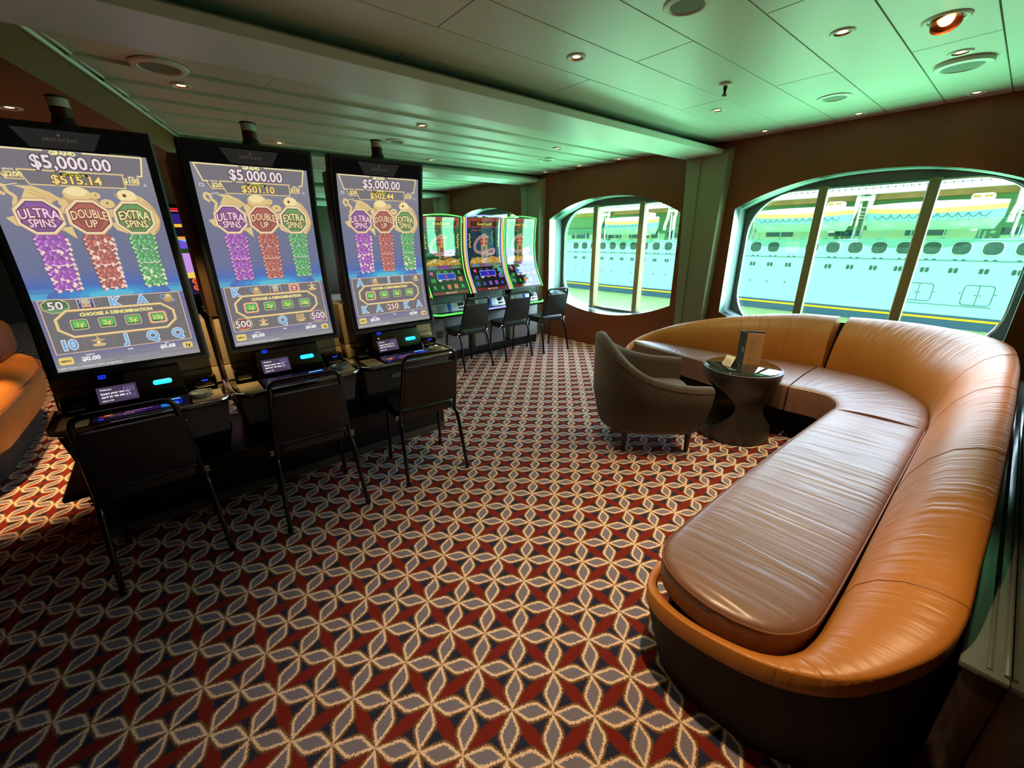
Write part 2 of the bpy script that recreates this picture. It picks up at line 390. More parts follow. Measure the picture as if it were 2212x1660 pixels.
# window wall with arched openings, bays of 2.75 m
HB=1.07
def zt(t): return 1.80+.25*(1-abs(t/HB)**2.3)
def zb(t): return .72-.235*(1-abs(t/HB)**2.1)
bays=[1.0,3.75,6.5,9.25,12.0]
N=40
def opening(n=N):
    up=[(-HB+2*HB*i/n, zt(-HB+2*HB*i/n)) for i in range(n+1)]
    dn=[(HB-2*HB*i/n, zb(HB-2*HB*i/n)) for i in range(n+1)]
    return up+dn
for bi,c in enumerate(bays):
    b=NB(); X0,X1=4.8,4.86
    def quad(y0,z0,y1,z1,y2,z2,y3,z3,x): b.faces.new([b.verts.new((x,y,z)) for y,z in ((y0,z0),(y1,z1),(y2,z2),(y3,z3))])
    for i in range(N):
        a=-HB+2*HB*i/N; d=a+2*HB/N
        quad(c+a,zt(a),c+d,zt(d),c+d,CZ+.05,c+a,CZ+.05,X0)
        quad(c+a,0,c+d,0,c+d,zb(d),c+a,zb(a),X0)
    for s in (-1,1):
        ya,yb=sorted((c+s*HB,c+s*1.375))
        for z0,z1 in ((0,.72),(.72,1.80),(1.80,CZ+.05)): quad(ya,z0,yb,z0,yb,z1,ya,z1,X0)
    bmesh.ops.remove_doubles(b,verts=b.verts,dist=1e-4)
    bmesh.ops.recalc_face_normals(b,faces=b.faces)
    obj('wall_window' if bi==0 else 'wall_window.%03d'%bi,b,M['wood'],smooth=None,kind='structure')
    # reveal: chrome edge, then painted lining back to the glass
    b=NB(); loop=opening()
    def ring(x,k=1.,dz=0): return [b.verts.new((x,c+y*k,z)) for y,z in loop]
    R=[ring(4.80),ring(4.83),ring(4.93),ring(5.13)]
    n=len(loop)
    for q,(ra,rb) in enumerate(zip(R,R[1:])):
        for i in range(n):
            f=b.faces.new((ra[i],ra[(i+1)%n],rb[(i+1)%n],rb[i])); f.material_index=0 if q<2 else 1
    o=obj('window_%d'%(bi+1),b,[M['edge_metal'],M['white_frame']],smooth=40,kind='structure')
    # surround panel with a rounded opening
    b=NB(); outer=[(y*1.06,z+(.06 if i<=N else -.06)) for i,(y,z) in enumerate(loop)]
    hole=rrect(-1.035,.52,1.035,1.955,.42,9)
    def emb(pts,x): return [b.verts.new((x,c+y,z)) for y,z in pts]
    vo=emb(outer,5.10); vh=emb(hole,5.10)
    eo=[b.edges.new((vo[i],vo[(i+1)%len(vo)])) for i in range(len(vo))]
    eh=[b.edges.new((vh[i],vh[(i+1)%len(vh)])) for i in range(len(vh))]
    bmesh.ops.triangle_fill(b,use_beauty=True,edges=eo+eh)
    hb=emb(hole,5.17)
    for i in range(len(vh)): b.faces.new((vh[i],vh[(i+1)%len(vh)],hb[(i+1)%len(vh)],hb[i]))
    obj('surround',b,M['grey_frame'],o,smooth=20)
    b=NB(); tube(b,[(5.095,c+y,z) for y,z in rrect(-1.03,.525,1.03,1.95,.415,9)],.010,8,closed=True)
    obj('gasket',b,M['chrome'],o)
    for s in (-.385,.385):
        b=NB(); box(b,5.05,5.12,c+s-.037,c+s+.037,.50,1.97,.006); box(b,5.12,5.18,c+s-.02,c+s+.05,.50,1.97,.004)
        obj('mullion',b,M['mullion'],o)
    b=NB(); box(b,4.86,5.12,c-.72,c+.72,.500,.508)
    b=NB(); b.faces.new([b.verts.new((5.15,c+y,z)) for y,z in hole]); 
    obj('pane',b,None,o,smooth=None)
PANE=bpy.data.materials.new('tinted_pane'); PANE.use_nodes=True
nt=PANE.node_tree; nt.nodes.remove(nt.nodes['Principled BSDF']); out=nt.nodes['Material Output']
tr=nt.nodes.new('ShaderNodeBsdfTransparent'); tr.inputs[0].default_value=(.84,.975,.92,1)
gl=nt.nodes.new('ShaderNodeBsdfGlossy'); gl.inputs['Roughness'].default_value=.02; gl.inputs[0].default_value=(.8,.8,.8,1)
mx=nt.nodes.new('ShaderNodeMixShader'); mx.inputs[0].default_value=.05
nt.links.new(tr.outputs[0],mx.inputs[1]); nt.links.new(gl.outputs[0],mx.inputs[2]); nt.links.new(mx.outputs[0],out.inputs[0])
for o in list(bpy.data.objects):
    if o.name.startswith('pane'): o.data.materials.append(PANE)

# other walls of the room
def wall(name,x0,x1,y0,y1,z0,z1,m):
    b=NB(); box(b,x0,x1,y0,y1,z0,z1); return obj(name,b,m,smooth=None,kind='structure')
M['backwall']=mat('dark_wall',(60,44,34),.6,var=(2,.2))
wall('wall_right',.2,4.9,-.32,-.24,.52,2.5,M['wallgloss'])
wall('wall_right_lower',.2,4.9,-.32,-.24,0,.52,M['wood_dark']).name='trim_20'
wall('wall_behind',-6.2,.2,-3.2,-3.1,0,2.5,M['backwall'])
wall('wall_side',.2,.28,-3.2,-.32,0,2.5,M['backwall'])
wall('wall_left',-6.2,-6.1,-3.2,13.2,0,2.5,M['backwall'])
wall('wall_far',-6.2,4.9,13.1,13.2,0,2.5,M['backwall'])
# ledge behind the sofa
b=NB(); box(b,1.35,4.6,-.238,-.165,0,.505,.002,mi=1); box(b,1.34,4.62,-.24,-.155,.505,.522,.003,mi=0)
tube(b,[(1.36,-.205,.522),(4.6,-.205,.522)],.006,8); tube(b,[(1.36,-.234,.526),(4.6,-.234,.526)],.006,8)  # rounded ridges added along the ledge to catch streaks of light
obj('trim_21',b,[M['stone'],M['wood_dark']],smooth=40,kind='structure')
b=NB(); box(b,1.335,1.349,-.20,-.19,0,.09,.001); obj('trim_22',b,M['chrome'],kind='structure')

# ------------------------------------------------------------- ceiling items
def downlight():
    t=thing('ceiling_downlight','','downlight')
    b=NB(); lathe(b,[(.030,.004),(.036,-.004),(.046,-.006),(.052,-.002),(.052,.003)],28,cap=False); obj('ring',b,M['ring'],t)
    b=NB(); lathe(b,[(.022,.008),(.030,.002),(.033,-.003)],24,cap=False); obj('reflector',b,M['brass'],t)
    b=NB(); lathe(b,[(0,.001),(.015,.0),(.023,.002),(.023,.008)],20,cap=False); obj('bulb',b,M['lamp'],t)
    return t
DL=[((.361,3.523),'small lit downlight beside the round speaker above the leftmost tall slot machines',2.45),
 ((1.968,3.496),'lit downlight in the ceiling strips above the rightmost tall slot machine',2.45),
 ((1.965,1.793),'brightest lit downlight alone in the middle of the near ceiling panels',2.45),
 ((2.754,.819),'lit downlight with white ring between two panel joints, left of the tilted copper spotlight',2.45),
 ((3.575,1.789),'lit downlight just below the sprinkler head in the near ceiling',2.45),
 ((4.615,1.831),'faint downlight at the wall edge nearest the pale column, above the large window',2.45),
 ((4.608,1.136),'dark little downlight at the wall edge above the middle of the large window',2.45),
 ((4.611,.488),'lit downlight at the wall edge near the right border of the photo',2.45),
 ((3.551,.487),'lit ringed downlight touching the round speaker at upper right',2.45),
 ((1.181,4.893),'tiny lit downlight seen just past the beacon of the middle tall slot machine',2.45),
 ((3.57,3.479),'small downlight in the ceiling strips above the arched window beside the column',2.45),
 ((4.638,3.478),'lit downlight at the wall edge nearest the beam above the smaller arched window',2.45),
 ((4.629,4.102),'lit downlight at the wall edge above the left half of the smaller arched window',2.45),
 ((4.649,4.773),'lit downlight at the wall edge beside the far beam end',2.45),
 ((2.818,4.847),'tiny unlit downlight above the leftmost curved slot machine',2.45),
 ((-.536*.778,4.808*.778),'lit downlight in the lowered ceiling above the leftmost tall slot machine',2.25),
 ((.30,5.0),'tiny lit downlight in the gap between the two leftmost tall screens',2.449)]
d0=downlight()
for i,((x,y),lb,z) in enumerate(DL): place(d0,(x,y,z-.001 if y<2.6 or z<2.4 else z-.013),0,lb,'recessed ceiling downlights',first=(i==0))
# the tilted copper spotlight
t=thing('ceiling_spotlight','round tilting ceiling spotlight with copper inner shade, uppermost at right','spotlight',(2.971,.488,2.449))
b=NB(); lathe(b,[(.060,.006),(.064,-.004),(.078,-.007),(.086,-.002),(.086,.004)],32,cap=False); obj('ring',b,M['ring'],t)
b=NB(); ax=Vector((-.42,-.22,-1)).normalized(); lathe(b,[(.048,-.03),(.055,.005),(.053,.028)],28,axis=ax,cap=False,c=(0,0,0)); lathe(b,[(.026,.006),(.05,.018)],24,axis=ax,cap=False); obj('shade',b,M['brass'],t)
b=NB(); lathe(b,[(0,.016),(.022,.016),(.026,.008)],24,axis=ax); obj('bulb',b,M['lamp'],t)
def speaker(r,loc,lb,drop=.0):
    o_=.007
    t=thing('ceiling_speaker',lb,'ceiling speaker',loc,group='round ceiling speakers')
    b=NB(); lathe(b,[(r*.70,-.004-drop),(r*.76,-.010-drop),(r*.97,-.006-drop),(r,-.002-drop),(r,.0)],44,cap=False); obj('ring',b,M['ring'],t)
    b=NB(); lathe(b,[(0,-.006-drop),(r*.5,-.005-drop),(r*.72,-.004-drop),(r*.72,.0)],40,cap=False); obj('grille',b,M['grille'],t)
speaker(.128,(.255,3.226,2.439),'round white-ringed speaker in the dark ceiling above the leftmost machines',.006)
speaker(.095,(1.93,1.155,2.449),'round ceiling speaker cut off by the top edge of the photo')
speaker(.095,(2.044,4.163,2.439),'round speaker in the ceiling strips above the rightmost tall slot machine')
speaker(.10,(3.926,1.134,2.449),'thin round speaker above the large window, left of the thick one')
speaker(.125,(3.769,.489,2.449),'thick round speaker hanging slightly below the ceiling at upper right',.014)
speaker(.105,(3.657,5.203,2.439),'far round white speaker above the curved slot machines')
speaker(.095,(3.95,4.042,2.439),'faint round speaker near the window wall above the smaller window')
t=thing('sprinkler_head','small brass sprinkler head with white cover ring on the near ceiling','sprinkler',(3.022,1.481,2.449))
b=NB(); lathe(b,[(.0,.0),(.038,-.001),(.034,-.012),(.02,-.014)],20); obj('cover_ring',b,M['ring'],t)
b=NB(); lathe(b,[(.012,-.01),(.012,-.03),(.006,-.04),(.006,-.06),(.016,-.062),(.016,-.066),(0,-.068)],14); box(b,-.014,-.010,-.002,.002,-.062,-.02); box(b,.010,.014,-.002,.002,-.062,-.02)
obj('nozzle',b,M['legwood'],t)

# ------------------------------------------------------------------- sofa
def loft(bm, rings, uvs=None, closed=False, mi=0):
    """rings of equal length joined by quads, with uv given per ring point"""
    uvl=bm.loops.layers.uv.verify()
    V=[[bm.verts.new(p) for p in R] for R in rings]
    n=len(rings[0])
    for i in range(len(rings)-1):
        for k in range(n if closed else n-1):
            l=(k+1)%n
            f=bm.faces.new((V[i][k],V[i+1][k],V[i+1][l],V[i][l])); f.material_index=mi
            if uvs:
                for lp,(a,b) in zip(f.loops,((i,k),(i+1,k),(i+1,l),(i,l))): lp[uvl].uv=uvs[a][b]
    return V
def cap(bm,ring,mi=0):
    f=bm.faces.new(ring); f.material_index=mi; return f
# stations: seat edge (x,y), crest (x,y,z), floor line (x,y)
ST=[(1.27,.60, 1.27,.63,.325, 1.30,.60),
    (1.17,.575,1.135,.59,.335,1.19,.545),
    (1.115,.48,1.075,.50,.35,1.12,.46),
    (1.10,.36,1.055,.36,.37,1.10,.33),
    (1.12,.22,1.07,.18,.405,1.11,.17),
    (1.18,.15,1.13,.04,.45,1.17,.04),
    (1.27,.12,1.24,-.06,.51,1.26,-.06),
    (1.42,.11,1.38,-.12,.585,1.38,-.12),
    (1.62,.105,1.62,-.125,.67,1.62,-.125),
    (1.95,.105,1.95,-.125,.76,1.95,-.125),
    (2.45,.105,2.45,-.125,.83,2.45,-.125),
    (3.0,.105,3.05,-.125,.86,3.05,-.125),
    (3.4,.11,3.55,-.12,.87,3.55,-.12),
    (3.78,.16,4.05,-.08,.865,4.05,-.08),
    (4.03,.29,4.38,.06,.86,4.38,.06),
    (4.2,.47,4.55,.30,.86,4.5,.3),
    (4.28,.70,4.59,.60,.86,4.53,.6),
    (4.285,.92,4.54,.92,.855,4.5,.92),
    (4.25,1.2,4.48,1.24,.845,4.44,1.24),
    (4.16,1.6,4.36,1.65,.785,4.32,1.65),
    (4.09,1.98,4.25,2.03,.70,4.2,2.0),
    (4.06,2.25,4.14,2.32,.60,4.1,2.28),
    (4.0,2.44,4.04,2.53,.49,4.0,2.48),
    (3.90,2.53,3.90,2.60,.41,3.9,2.55),
    (3.82,2.53,3.79,2.58,.36,3.8,2.5)]
SS=catmull(ST,6)
PROF=[(0,0),(.0,.22),(.035,.42),(.13,.63),(.30,.80),(.53,.925),(.77,.985),(.95,1.0),(1.06,.985),(1.10,.95)]
def shell_ring(s,j0=None):
    ix,iy,cx,cy,cz,fx,fy=s; z0=.30; R=[]
    for f,h in PROF: R.append((ix+(cx-ix)*f, iy+(cy-iy)*f, z0+(cz-z0)*h))
    R.append((ix+(cx-ix)*1.10, iy+(cy-iy)*1.10, max(.28,cz-.07)))
    return R
sofa=thing('curved_sofa','large C-shaped orange-brown leather sofa wrapping round the side table under the large window','sofa',(2.6,.9,0))
def loc(R): return [(x-2.6,y-.9,z) for x,y,z in R]
cum=[0]
for a,b_ in zip(SS,SS[1:]): cum.append(cum[-1]+math.hypot(a[2]-b_[2],a[3]-b_[3]))
def shell(name,i0,i1,gap0=0,gap1=0):
    rings=[];uvs=[]
    for i in range(i0,i1+1):
        R=shell_ring(SS[i]); L=0; uv=[]
        for k,p in enumerate(R):
            if k: L+=(Vector(p)-Vector(R[k-1])).length
            uv.append((cum[i],L))
        rings.append(R);uvs.append(uv)
    for (g,a,c) in ((gap0,0,1),(gap1,-1,-2)):
        if g:
            rings[a]=[tuple(Vector(p)+(Vector(q)-Vector(p)).normalized()*g*(1+2.2*max(0,(p[2]-.4)/.45))) for p,q in zip(rings[a],rings[c])]
            # rounded end
            last=[tuple(Vector(p)) for p in rings[a]]
    b=NB(); V=loft(b,[loc(R) for R in rings],uvs)
    for e in (0,-1):
        R=V[e]; 
        c=[v for v in R]
        try: b.faces.new(c)
        except Exception: pass
    bmesh.ops.recalc_face_normals(b,faces=b.faces)
    return obj(name,b,M['leather'],sofa,smooth=50)
iA=16*6+5; 
shell('backrest',0,12*6+2)
shell('backrest',12*6+2,iA,0,.012)
shell('backrest',iA,len(SS)-1,.012,0)
# fabric seams across the back
for i in (7*6+2,9*6+3,10*6+5,12*6+2,18*6):
    b=NB(); tube(b,loc([(Vector(p)+Vector((0,0,.0008))) for p in shell_ring(SS[i])[1:]]),.0012,6); obj('seam',b,M['seam'],sofa)
# woven base skirt under the leather shell
b=NB(); rings=[]
for s in SS:
    R=shell_ring(s); t=R[-1]; fx,fy=s[5],s[6]
    rings.append(loc([(t[0],t[1],t[2]+.01),(fx*.5+t[0]*.5,fy*.5+t[1]*.5,t[2]*.5),(fx,fy,.0)]))
loft(b,rings); bmesh.ops.recalc_face_normals(b,faces=b.faces)
obj('base_skirt',b,M['woven'],sofa,smooth=60)
def prof_seat(F,B,zt,zb):
    Fv=Vector((*F,0));Bv=Vector((*B,0)); d=Bv-Fv; L=max(d.length,.001); u=d/L; e=min(.022,L*.12)
    P=[(0,zb),(0,zb+.02),(0,zt-.026),(.25*e,zt-.011),(e,zt-.001)]
    top=[(L*t,zt+.014*math.sin(PI*t)) for t in (.15,.3,.45,.6,.75,.87)]
    P=P+top+[(L-e,zt-.001),(L-.25*e,zt-.011),(L,zt-.026),(L,zb)]
    return [tuple(Fv+u*a+Vector((0,0,z))) for a,z in P]
def cushion(st,zt,zb,u_off):
    S2=catmull(st,5); rings=[];uvs=[];c=u_off;last=None
    for s in S2:
        R=prof_seat(s[:2],s[2:4],zt,zb); m=Vector(((s[0]+s[2])/2,(s[1]+s[3])/2))
        if last is not None: c+=(m-last).length
        last=m; L=0;uv=[]
        for k,p in enumerate(R):
            if k: L+=(Vector(p)-Vector(R[k-1])).length
            uv.append((c,L))
        rings.append(R);uvs.append(uv)
    n=min(len(R) for R in rings); 
    assert all(len(R)==n for R in rings),[len(R) for R in rings]
    b=NB(); V=loft(b,[loc(R) for R in rings],uvs)
    cap(b,V[0]);cap(b,V[-1][::-1]); bmesh.ops.recalc_face_normals(b,faces=b.faces)
    o=obj('seat_cushion',b,M['leather_seat'],sofa,smooth=50)
    b=NB(); path=[R[2] for R in rings]+[rings[-1][k] for k in (5,)]
    loopf=[R[3] for R in rings]+[R[-4] for R in rings[::-1]]
    tube(b,loc([(p[0],p[1],zt-.012) for p in loopf]),.0035,6,closed=True); obj('piping',b,M['seam'],o)
    return rings
def cushion_outline(F_,B_,zt,zb,name='seat_cushion'):
    o2=F_+B_[::-1]; n=len(o2); C2=[Vector((x,y,0)) for x,y in o2]; nr=[]
    for k in range(n):
        d=(C2[(k+1)%n]-C2[k-1]).normalized(); nr.append(Vector((-d.y,d.x,0)))
    cen=sum(C2,Vector())/n
    if sum(nr[k].dot(cen-C2[k]) for k in range(n))<0: nr=[-q for q in nr]
    b=NB(); uvl=b.loops.layers.uv.verify(); V=[]
    for ins,z in ((.006,zb),(0,zb+.02),(0,zt-.028),(.004,zt-.014),(.012,zt-.005),(.024,zt),(.05,zt+.004),(.085,zt+.007)):
        V.append([b.verts.new((2.18+(c.x-2.18)*(1-ins/1.08)-2.6,.355+(c.y-.355)*(1-ins/.25)-.9,z)) for c in C2])
    for a,c in zip(V,V[1:]):
        for k in range(n): b.faces.new((a[k],a[(k+1)%n],c[(k+1)%n],c[k]))
    b.faces.new(V[-1]); b.faces.new(V[0][::-1]); bmesh.ops.recalc_face_normals(b,faces=b.faces)
    for f in b.faces:
        for l in f.loops: l[uvl].uv=(l.vert.co.x+2.6+(zt-l.vert.co.z)*.3,l.vert.co.y+.9)
    o=obj(name,b,M['leather_seat'],sofa,smooth=60)
    b=NB(); tube(b,[c+q*.001+Vector((-2.6,-.9,zt-.016)) for c,q in zip(C2,nr)],.0035,6,closed=True); obj('piping',b,M['seam'],o)
_F=catmull([(1.10,.36),(1.108,.43),(1.13,.50),(1.17,.56),(1.24,.60),(1.36,.614),(1.8,.612),(2.4,.597),(2.9,.575),(3.21,.561),(3.258,.558)],4)
_B=catmull([(1.108,.29),(1.135,.215),(1.18,.165),(1.25,.13),(1.36,.115),(1.8,.110),(2.4,.110),(2.9,.110),(3.21,.110),(3.270,.110)],4)
cushion_outline(_F,_B,.452,.335)
cushion([(3.246,.557,3.258,.110),(3.33,.562,3.46,.115),(3.42,.588,3.76,.165),(3.485,.645,4.0,.285),(3.51,.72,4.17,.46),(3.512,.80,4.25,.66),(3.50,.895,4.27,.905)],.45,.25,4)
cushion([(3.50,.907,4.27,.918),(3.56,1.2,4.235,1.22),(3.66,1.6,4.145,1.62),(3.73,1.95,4.08,1.98),(3.775,2.25,4.05,2.25),(3.80,2.40,4.0,2.41),(3.82,2.48,3.94,2.485),(3.845,2.515,3.90,2.515)],.448,.25,8)
b=NB(); prism(b,[(1.15,.5),(1.3,.58),(3.0,.55),(3.3,.45),(3.62,.48),(3.72,.9),(3.85,1.6),(3.92,2.3),(4.05,2.3),(4.2,1.6),(4.3,.9),(4.15,.4),(3.8,.15),(3.4,.0),(1.35,-.02),(1.15,.15)],lambda u,v,w:(u-2.6,v-.9,w),.34)
obj('plinth',b,M['woven'],sofa,smooth=None)
b=NB(); 
apr=[(1.30,.603),(2.4,.588),(3.24,.55)]
box(b,1.32-2.6,3.0-2.6,.56-.9,.592-.9,.30,.345,.006); obj('apron',b,M['leather_plain'],sofa)

# second sofa beyond the machines at the left edge
sofa2=thing('curved_sofa','orange leather sofa cut off by the left edge, behind the leftmost slot machine','sofa',(-1.9,5.0,0))
out=catmull([(.86,-.6),(.80,-1.0),(.5,-1.38),(0,-1.6),(-.9,-1.65),(-1.2,-1.5),(-1.2,1.0),(-.6,1.15),(.5,1.1),(.84,.6)],5,closed=True)
def plan(bm,rings_z,mi=0):
    rings=[[(x*k,y*k,z) for x,y in out] for k,z in rings_z]
    uvs=[[(i*.15,z*1.0) for i in range(len(out))] for k,z in rings_z]
    V=loft(bm,rings,uvs,closed=True,mi=mi); cap(bm,V[-1],mi); return V
b=NB(); plan(b,[(.90,.0),(.93,.16),(.97,.22)]); bmesh.ops.recalc_face_normals(b,faces=b.faces); obj('base_skirt',b,M['woven'],sofa2,smooth=50)
b=NB(); plan(b,[(.955,.21),(1.0,.235),(1.02,.34),(1.03,.46),(1.01,.54),(.96,.575),(.88,.59)]); bmesh.ops.recalc_face_normals(b,faces=b.faces); obj('seat_body',b,M['leather'],sofa2,smooth=50)
b=NB(); tube(b,[(x*1.035,y*1.035,.50) for x,y in out],.007,6,closed=True); obj('piping',b,M['seam'],sofa2)
b=NB(); box(b,-1.1,.72,.35,1.05,.55,.92,.12,seg=5); obj('backrest',b,M['leather_plain'],sofa2)

# --------------------------------------------------------------- side table
tb=thing('side_table','dark hourglass side table with round glass top and large oval side opening','table',(3.36,1.20,0))
b=NB(); lathe(b,[(0,0),(.255,0),(.268,.006),(.272,.04),(.264,.10),(.25,.17),(.233,.24),(.225,.30),(.225,.35),(.236,.41),(.256,.455),(.272,.50),(.280,.545),(.280,.566),(.274,.569),(0,.569)],72)
tmp=obj('tmp',b,M['ash_wood']); 
c=NB(); bmesh.ops.create_cone(c,cap_ends=True,segments=64,radius1=.203,radius2=.203,depth=1.2)
bmesh.ops.transform(c,matrix=Matrix.Translation((0,0,.27))@Vector((0,0,1)).rotation_difference(Vector((-.738,.672,0))).to_matrix().to_4x4()@Matrix.Diagonal((1.,1.,1,1)),verts=c.verts)
cut=obj('cut',c,M['ash_wood'])
mod=tmp.modifiers.new('b','BOOLEAN'); mod.object=cut; mod.solver='EXACT'; mod.operation='DIFFERENCE'
dg=bpy.context.evaluated_depsgraph_get(); me=bpy.data.meshes.new_from_object(tmp.evaluated_get(dg))
me.name='pedestal'; bpy.data.objects.remove(cut); bpy.data.objects.remove(tmp)
for x in list(me.materials)[1:]: me.materials.pop()
me.polygons.foreach_set('use_smooth',[True]*len(me.polygons)); me.set_sharp_from_angle(angle=math.radians(35))
o=bpy.data.objects.new('pedestal',me); COL.objects.link(o); o.parent=tb
b=NB(); lathe(b,[(0,.5692),(.258,.5692),(.262,.571),(.262,.5745),(.258,.577),(0,.577)],72); obj('glass_top',b,M['tglass'],tb)

# things on the table
def ndir(a): return Vector((math.cos(a),math.sin(a),0))
mn=thing('menu_holder','tall folded drinks menu standing on the side table','menu',(3.40,1.175,.577),math.radians(-38))
# front face (tan page) turned to the camera, dark cover leaf on its left
def leaf(a0,L,x0,y0,m,name,h=.255,th=.004):
    b=NB(); d=ndir(a0); nn=Vector((-d.y,d.x,0))*th
    p=Vector((x0,y0,0)); q=p+d*L
    hexa(b,[p,q,q+nn,p+nn]+[v+Vector((0,0,h)) for v in (p,q,q+nn,p+nn)],.0008,seg=1); return obj(name,b,m,mn)
A0=math.radians(-68)-math.radians(-38)   # world direction of the tan page
leaf(A0,.115,-.03,.03,M['menu_tan'],'menu_page',.252)
pg=Vector((-.03,.03,0))
leaf(A0+math.radians(122),.088,pg.x,pg.y,M['menu_green'],'cover_leaf')
bk=pg+ndir(A0+math.radians(122))*.088
leaf(A0+math.radians(4),.165,bk.x,bk.y,M['menu_green'],'back_leaf')
def on_page(bm_t,ox,oz,mi_m,name,dirA=A0,base=pg,off=-.0006):
    d=ndir(dirA); nn=Vector((-d.y,d.x,0))
    for v in bm_t.verts: 
        x,y=v.co.x,v.co.y; v.co=base+d*(x+ox)+Vector((0,0,y+oz))+nn*off
    return obj(name,bm_t,mi_m,mn,smooth=None)
M['ink']=mat('brown_ink',(120,84,44),.7)
b=NB()
for i,(wd,z) in enumerate([(.05,.20),(.035,.19),(.055,.178),(.04,.168),(.05,.15),(.06,.125),(.045,.115),(.03,.10),(.03,.075)]):
    for sx in range(int(wd/.006)):
        x0=.05-wd/2+sx*.006; z0=z; b.faces.new([b.verts.new(p) for p in ((x0,z0,0),(x0+.0045,z0,0),(x0+.0045,z0+.003,0),(x0,z0+.003,0))])
on_page(b,0,0,M['ink'],'menu_lines')
b=NB(); lathe(b,[(.010,0),(.013,0)],20,cap=False); on_page(b,.035,.035,M['ink'],'menu_emblem')
b=NB(); box(b,0,.03,0,.04,0,.0004); on_page(b,.005,.095,M['pink'],'price_label',A0+math.radians(122),pg,.0052)
tc=thing('tent_card','small white tent card leaning beside the menu on the side table','card',(3.30,1.27,.577),math.radians(-22))
b=NB()
for sgn,L in ((1,.085),(-1,.085)):
    hexa(b,[(sgn*.04,-.04,0),(sgn*.04,.045,0),(sgn*.0385,.045,0),(sgn*.0385,-.04,0),(0,-.04,.075),(0,.045,.075),(-sgn*.0015,.045,.075),(-sgn*.0015,-.04,.075)],.0003,seg=1)
obj('folded_card',b,M['paper'],tc)
b=NB(); 
for i in range(5):
    y=-.025+i*.012
    f=[(-.0335,y,.013),(-.0335,y+.006,.013),(-.014,y+.006,.0495),(-.014,y,.0495)]
    b.faces.new([b.verts.new((p[0]-.0008,p[1],p[2]+.0008)) for p in f])
obj('printed_picture',b,M['pink'],tc,smooth=None)

# ---------------------------------------------------------------- armchair
ac=thing('tub_armchair','grey-brown tweed tub armchair with sloping arms, turned towards the side table','armchair',(2.745,1.60,0),math.atan2(-.68,.73))
def ac_plan(t):   # t 0..1 round the shell from near arm front over the back to far arm front
    P=[(.34,-.325),(.20,-.345),(.02,-.355),(-.18,-.345),(-.34,-.27),(-.43,-.13),(-.455,.0),(-.43,.13),(-.34,.27),(-.18,.335),(.02,.34),(.20,.33),(.30,.315)]
    return P
AP=catmull([(*p,h) for p,h in zip(ac_plan(0),[.545,.555,.585,.655,.765,.855,.875,.855,.765,.675,.62,.605,.60])],4)
rings=[];n=len(AP)
for i,(x,y,h) in enumerate(AP):
    a=AP[max(i-1,0)];c=AP[min(i+1,n-1)]; d=Vector((c[0]-a[0],c[1]-a[1],0)).normalized(); inn=Vector((-d.y,d.x,0)); 
    if inn.dot(Vector((-x,-y,0)))<0: inn=-inn
    th=.085; P=Vector((x,y,0)); k=.74 if True else 1
    lo=Vector((x*.80-.02,y*.78,0)); mid=Vector((x*.93,y*.92,0)); m2=Vector((x*.985,y*.985,0))
    R=[lo+Vector((0,0,.165)),lo+(mid-lo)*.45+Vector((0,0,.20)),mid+Vector((0,0,.30)),m2+Vector((0,0,.42)),P+Vector((0,0,h-.035)),P+inn*.012+Vector((0,0,h-.008)),P+inn*.04+Vector((0,0,h)),P+inn*.072+Vector((0,0,h-.008)),P+inn*.088+Vector((0,0,h-.04)),P+inn*.10+Vector((0,0,.38)),lo+inn*.08+Vector((0,0,.25)),lo+inn*.05+Vector((0,0,.165))]
    rings.append([tuple(p) for p in R])
b=NB(); V=loft(b,rings,closed=True); cap(b,V[0]);cap(b,V[-1][::-1]); bmesh.ops.recalc_face_normals(b,faces=b.faces)
obj('shell',b,M['tweed'],ac,smooth=60)
b=NB()
for i in range(0,n-1):
    if i%1==0:
        p=Vector(rings[i][4]);q=Vector(rings[i+1][4]); L=(q-p).length; k=max(1,int(L/.014))
        for j in range(k):
            a=p.lerp(q,(j+.15)/k); c=p.lerp(q,(j+.75)/k); off=Vector((a.x,a.y,0)).normalized()*.0015
            tube(b,[a+off,c+off],.0016,5)
obj('stitching',b,M['stitch'],ac)
b=NB(); prism(b,rrect(-.36,-.26,.30,.26,.10,6),lambda u,v,w:(u,v,.27+w),.16,.03,seg=3); obj('seat_cushion',b,M['tweed'],ac,smooth=60)
b=NB(); prism(b,rrect(-.33,-.24,.27,.24,.08,5),lambda u,v,w:(u,v,.155+w),.13,.01); obj('seat_frame',b,M['tweed'],ac)
for sx in (-.235,.235):
    for sy in (-.225,.2):
        b=NB(); lathe(b,[(.013,0),(.014,.004),(.024,.16),(.024,.17)],4 if False else 14,c=(sx*1.0,sy,0)); obj('leg',b,M['legwood'],ac)

